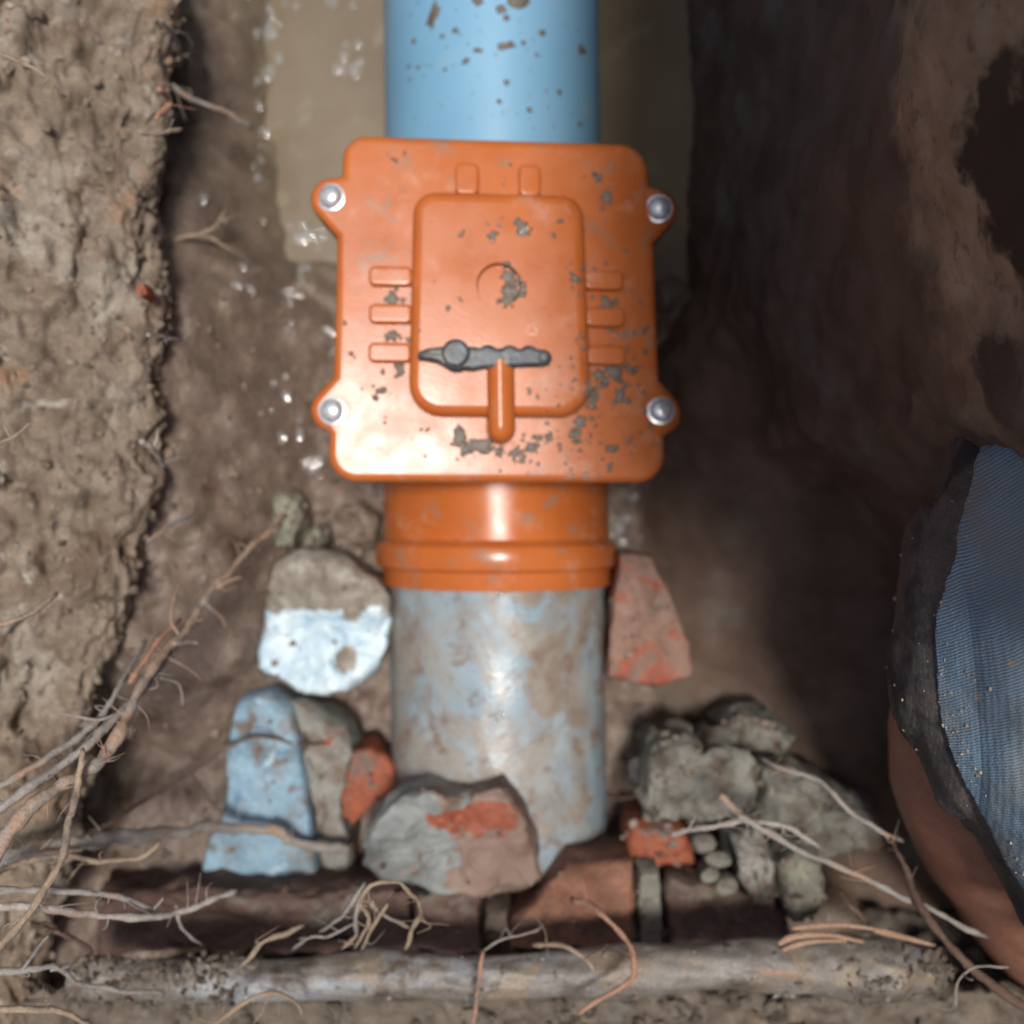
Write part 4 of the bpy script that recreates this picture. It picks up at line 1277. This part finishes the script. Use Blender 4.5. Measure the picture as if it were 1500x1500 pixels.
denim_pts = V[(np.abs(V[:, 2] - 0.270) < 0.010) & (V[:, 0] < 0.24)]
denim_all = V[(V[:, 2] > 0.272) & (V[:, 0] < 0.24)]

# ------------------------------------------------------------------ crumbs of soil
ico = bmesh.new()
bmesh.ops.create_icosphere(ico, subdivisions=1, radius=1)
icoV = np.array([v.co[:] for v in ico.verts]); icoF = np.array([[v.index for v in f.verts] for f in ico.faces])
ico.free()


def crumbs(name, pts, sizes, mat, label):
    Vs, Fs = [], []
    m = len(icoV)
    for k, (p, s_) in enumerate(zip(pts, sizes)):
        q = icoV * (1 + 0.35 * rng.normal(size=(m, 1))) * s_ * rng.uniform(0.6, 1.3, 3)
        Vs.append(q + p)
        Fs.append(icoF + k * m)
    o = mesh_np(name, np.vstack(Vs), np.vstack(Fs), mat, origin=tuple(np.mean(pts, 0)), smooth=True, sharp=50)
    return tag(o, label, 'soil', kind='stuff')


def pick(Pg, n, cond):
    q = Pg.reshape(-1, 3)
    q = q[cond(q)]
    return q[rng.integers(0, len(q), n)] + rng.normal(size=(n, 3)) * 0.0008


n = 2200
q = pick(bankP, n, lambda q: (q[:, 2] > 0.115) & (q[:, 2] < 0.24) & (q[:, 1] > -0.27) & (q[:, 1] < 0.3))
crumbs('soil_crumbs', q, 0.0005 + 0.0020 * rng.random(n) ** 4, M['bank'], 'dry brown soil crumbs covering the left bank')
n = 2600
q = pick(ledgeP, n, lambda q: (q[:, 2] > 0.135) & (q[:, 2] < 0.2) & (np.abs(q[:, 0]) < 0.25))
crumbs('soil_crumbs', q, 0.0006 + 0.0028 * rng.random(n) ** 3, M['soil'], 'dark soil crumbs on the ledge below the thickest root')
n = 1500
fx = rng.uniform(-0.2, 0.2, n); fy = rng.uniform(-0.17, 0.12, n)
q = np.stack([fx, fy, floor_z(fx, fy)], 1)
crumbs('mud_crumbs', q, 0.0007 + 0.0026 * rng.random(n) ** 4, M['mud'], 'wet mud crumbs scattered over the pit floor')

n = 160
k_ = rng.integers(0, len(timber_top), n)
crumbs('soil_crumbs', timber_top[k_] + rng.normal(size=(n, 3)) * 0.0006, 0.0004 + 0.0019 * rng.random(n) ** 3, M['timber'], 'soil crumbs lying on the thickest grey root')

q = np.vstack(rock_tops)
n = 900
q = q[rng.integers(0, len(q), n)] + rng.normal(size=(n, 3)) * 0.0006
crumbs('mud_crumbs', q, 0.0004 + 0.0018 * rng.random(n) ** 4, M['mud'], 'bits of mud stuck on the stones and broken bricks')
n = 260
q = np.vstack([denim_pts[rng.integers(0, len(denim_pts), 150)], legging_pts[rng.integers(0, len(legging_pts), 50)], denim_all[rng.integers(0, len(denim_all), 60)]])
crumbs('mud_specks', q, 0.00025 + 0.0006 * rng.random(n) ** 3, M['splash_pale'], 'pale mud specks clinging to the denim edge and the dark legging')

# beads and films of water: low shiny domes on the wet mud, the lid and the stones
bag = dict(V=[], F=[])


def film(x, y, zf, rad_, h, tx, ty):
    n = 14
    base = len(bag['V'])
    z0 = zf
    k = np.arange(n) * 2 * math.pi / n
    e = 1 + 0.25 * rng.normal(size=n) * 0.6
    for s_ in (1.0, 0.8, 0.5, 0.25):
        for a, q in zip(k, e):
            u, v = rad_ * q * s_ * math.cos(a), rad_ * q * s_ * math.sin(a)
            bag['V'].append((x + u, y + v, z0 + h * (1 - s_ * s_) + u * tx + v * ty))
    bag['V'].append((x, y, z0 + h))
    for j in range(3):
        for i in range(n):
            bag['F'].append([base + j * n + i, base + j * n + (i + 1) % n, base + (j + 1) * n + (i + 1) % n, base + (j + 1) * n + i])
    for i in range(n):
        bag['F'].append([base + 3 * n + i, base + 3 * n + (i + 1) % n, base + 4 * n])


areas = [(395, 40, 14, 35, 14), (515, 70, 14, 45, 12), (450, 5, 60, 10, 6), (385, 200, 14, 80, 12), (452, 345, 22, 14, 16), (425, 425, 24, 35, 16), (410, 580, 22, 40, 8), (460, 680, 25, 20, 10),
         (905, 775, 14, 14, 12), (320, 420, 60, 120, 6), (484, 470, 10, 90, 6), (545, 850, 18, 20, 6), (960, 720, 30, 30, 6)]
for cx_, cy_, sx_, sy_, m in areas:
    for _ in range(m):
        q = at(rng.normal(cx_, sx_ * 0.6), rng.normal(cy_, sy_ * 0.6), 0.03)
        z = max(float(floor_z(q.x, q.y)[0]), 0.0125)
        q = at(750 + q.x / (K * (CAMZ - 0.03)), 750 - q.y / (K * (CAMZ - 0.03)), z)
        z = max(float(floor_z(q.x, q.y)[0]), 0.0125)
        rr_ = rng.uniform(0.0008, 0.0036)
        film(q.x, q.y, z + 0.0004, rr_, rr_ * 0.11, rng.normal() * 0.05, rng.normal() * 0.05)
for px, py, rp in ((765, 341, 9), (715, 332, 4), (732, 332, 4), (722, 356, 4), (775, 258, 5), (905, 486, 4), (838, 696, 5), (860, 695, 6), (590, 437, 4), (880, 694, 4)):
    q = at(px, py, 0.160)
    film(q.x, q.y, top_z(q.x, q.y) + 0.0001, rp * K * .455, 0.0008, 0, 0)
for k in range(26):
    q = at(rng.normal(738, 16), rng.normal(872, 12) if k < 18 else rng.normal(1040, 14), 0.108)
    film(q.x, q.y, pipe_top(q.x, q.y) + 0.0001, rng.uniform(0.0006, 0.0016), 0.0003, 0, 0)
o = mesh_np('water_drops', bag['V'], bag['F'], M['drop'], origin=tuple(at(430, 400, .03)))
tag(o, 'small shiny water drops on the wet mud, valve lid and pipe', 'water', kind='stuff')

q = timber_top[(timber_top[:, 0] < at(380, 0, .162).x) | (timber_top[:, 0] > at(1230, 0, .162).x)]
n = 700
crumbs('soil_crumbs', q[rng.integers(0, len(q), n)] + rng.normal(size=(n, 3)) * 0.0012, 0.0004 + 0.0016 * rng.random(n) ** 3, M['soil'], 'soil heaped over both ends of the thickest grey root')
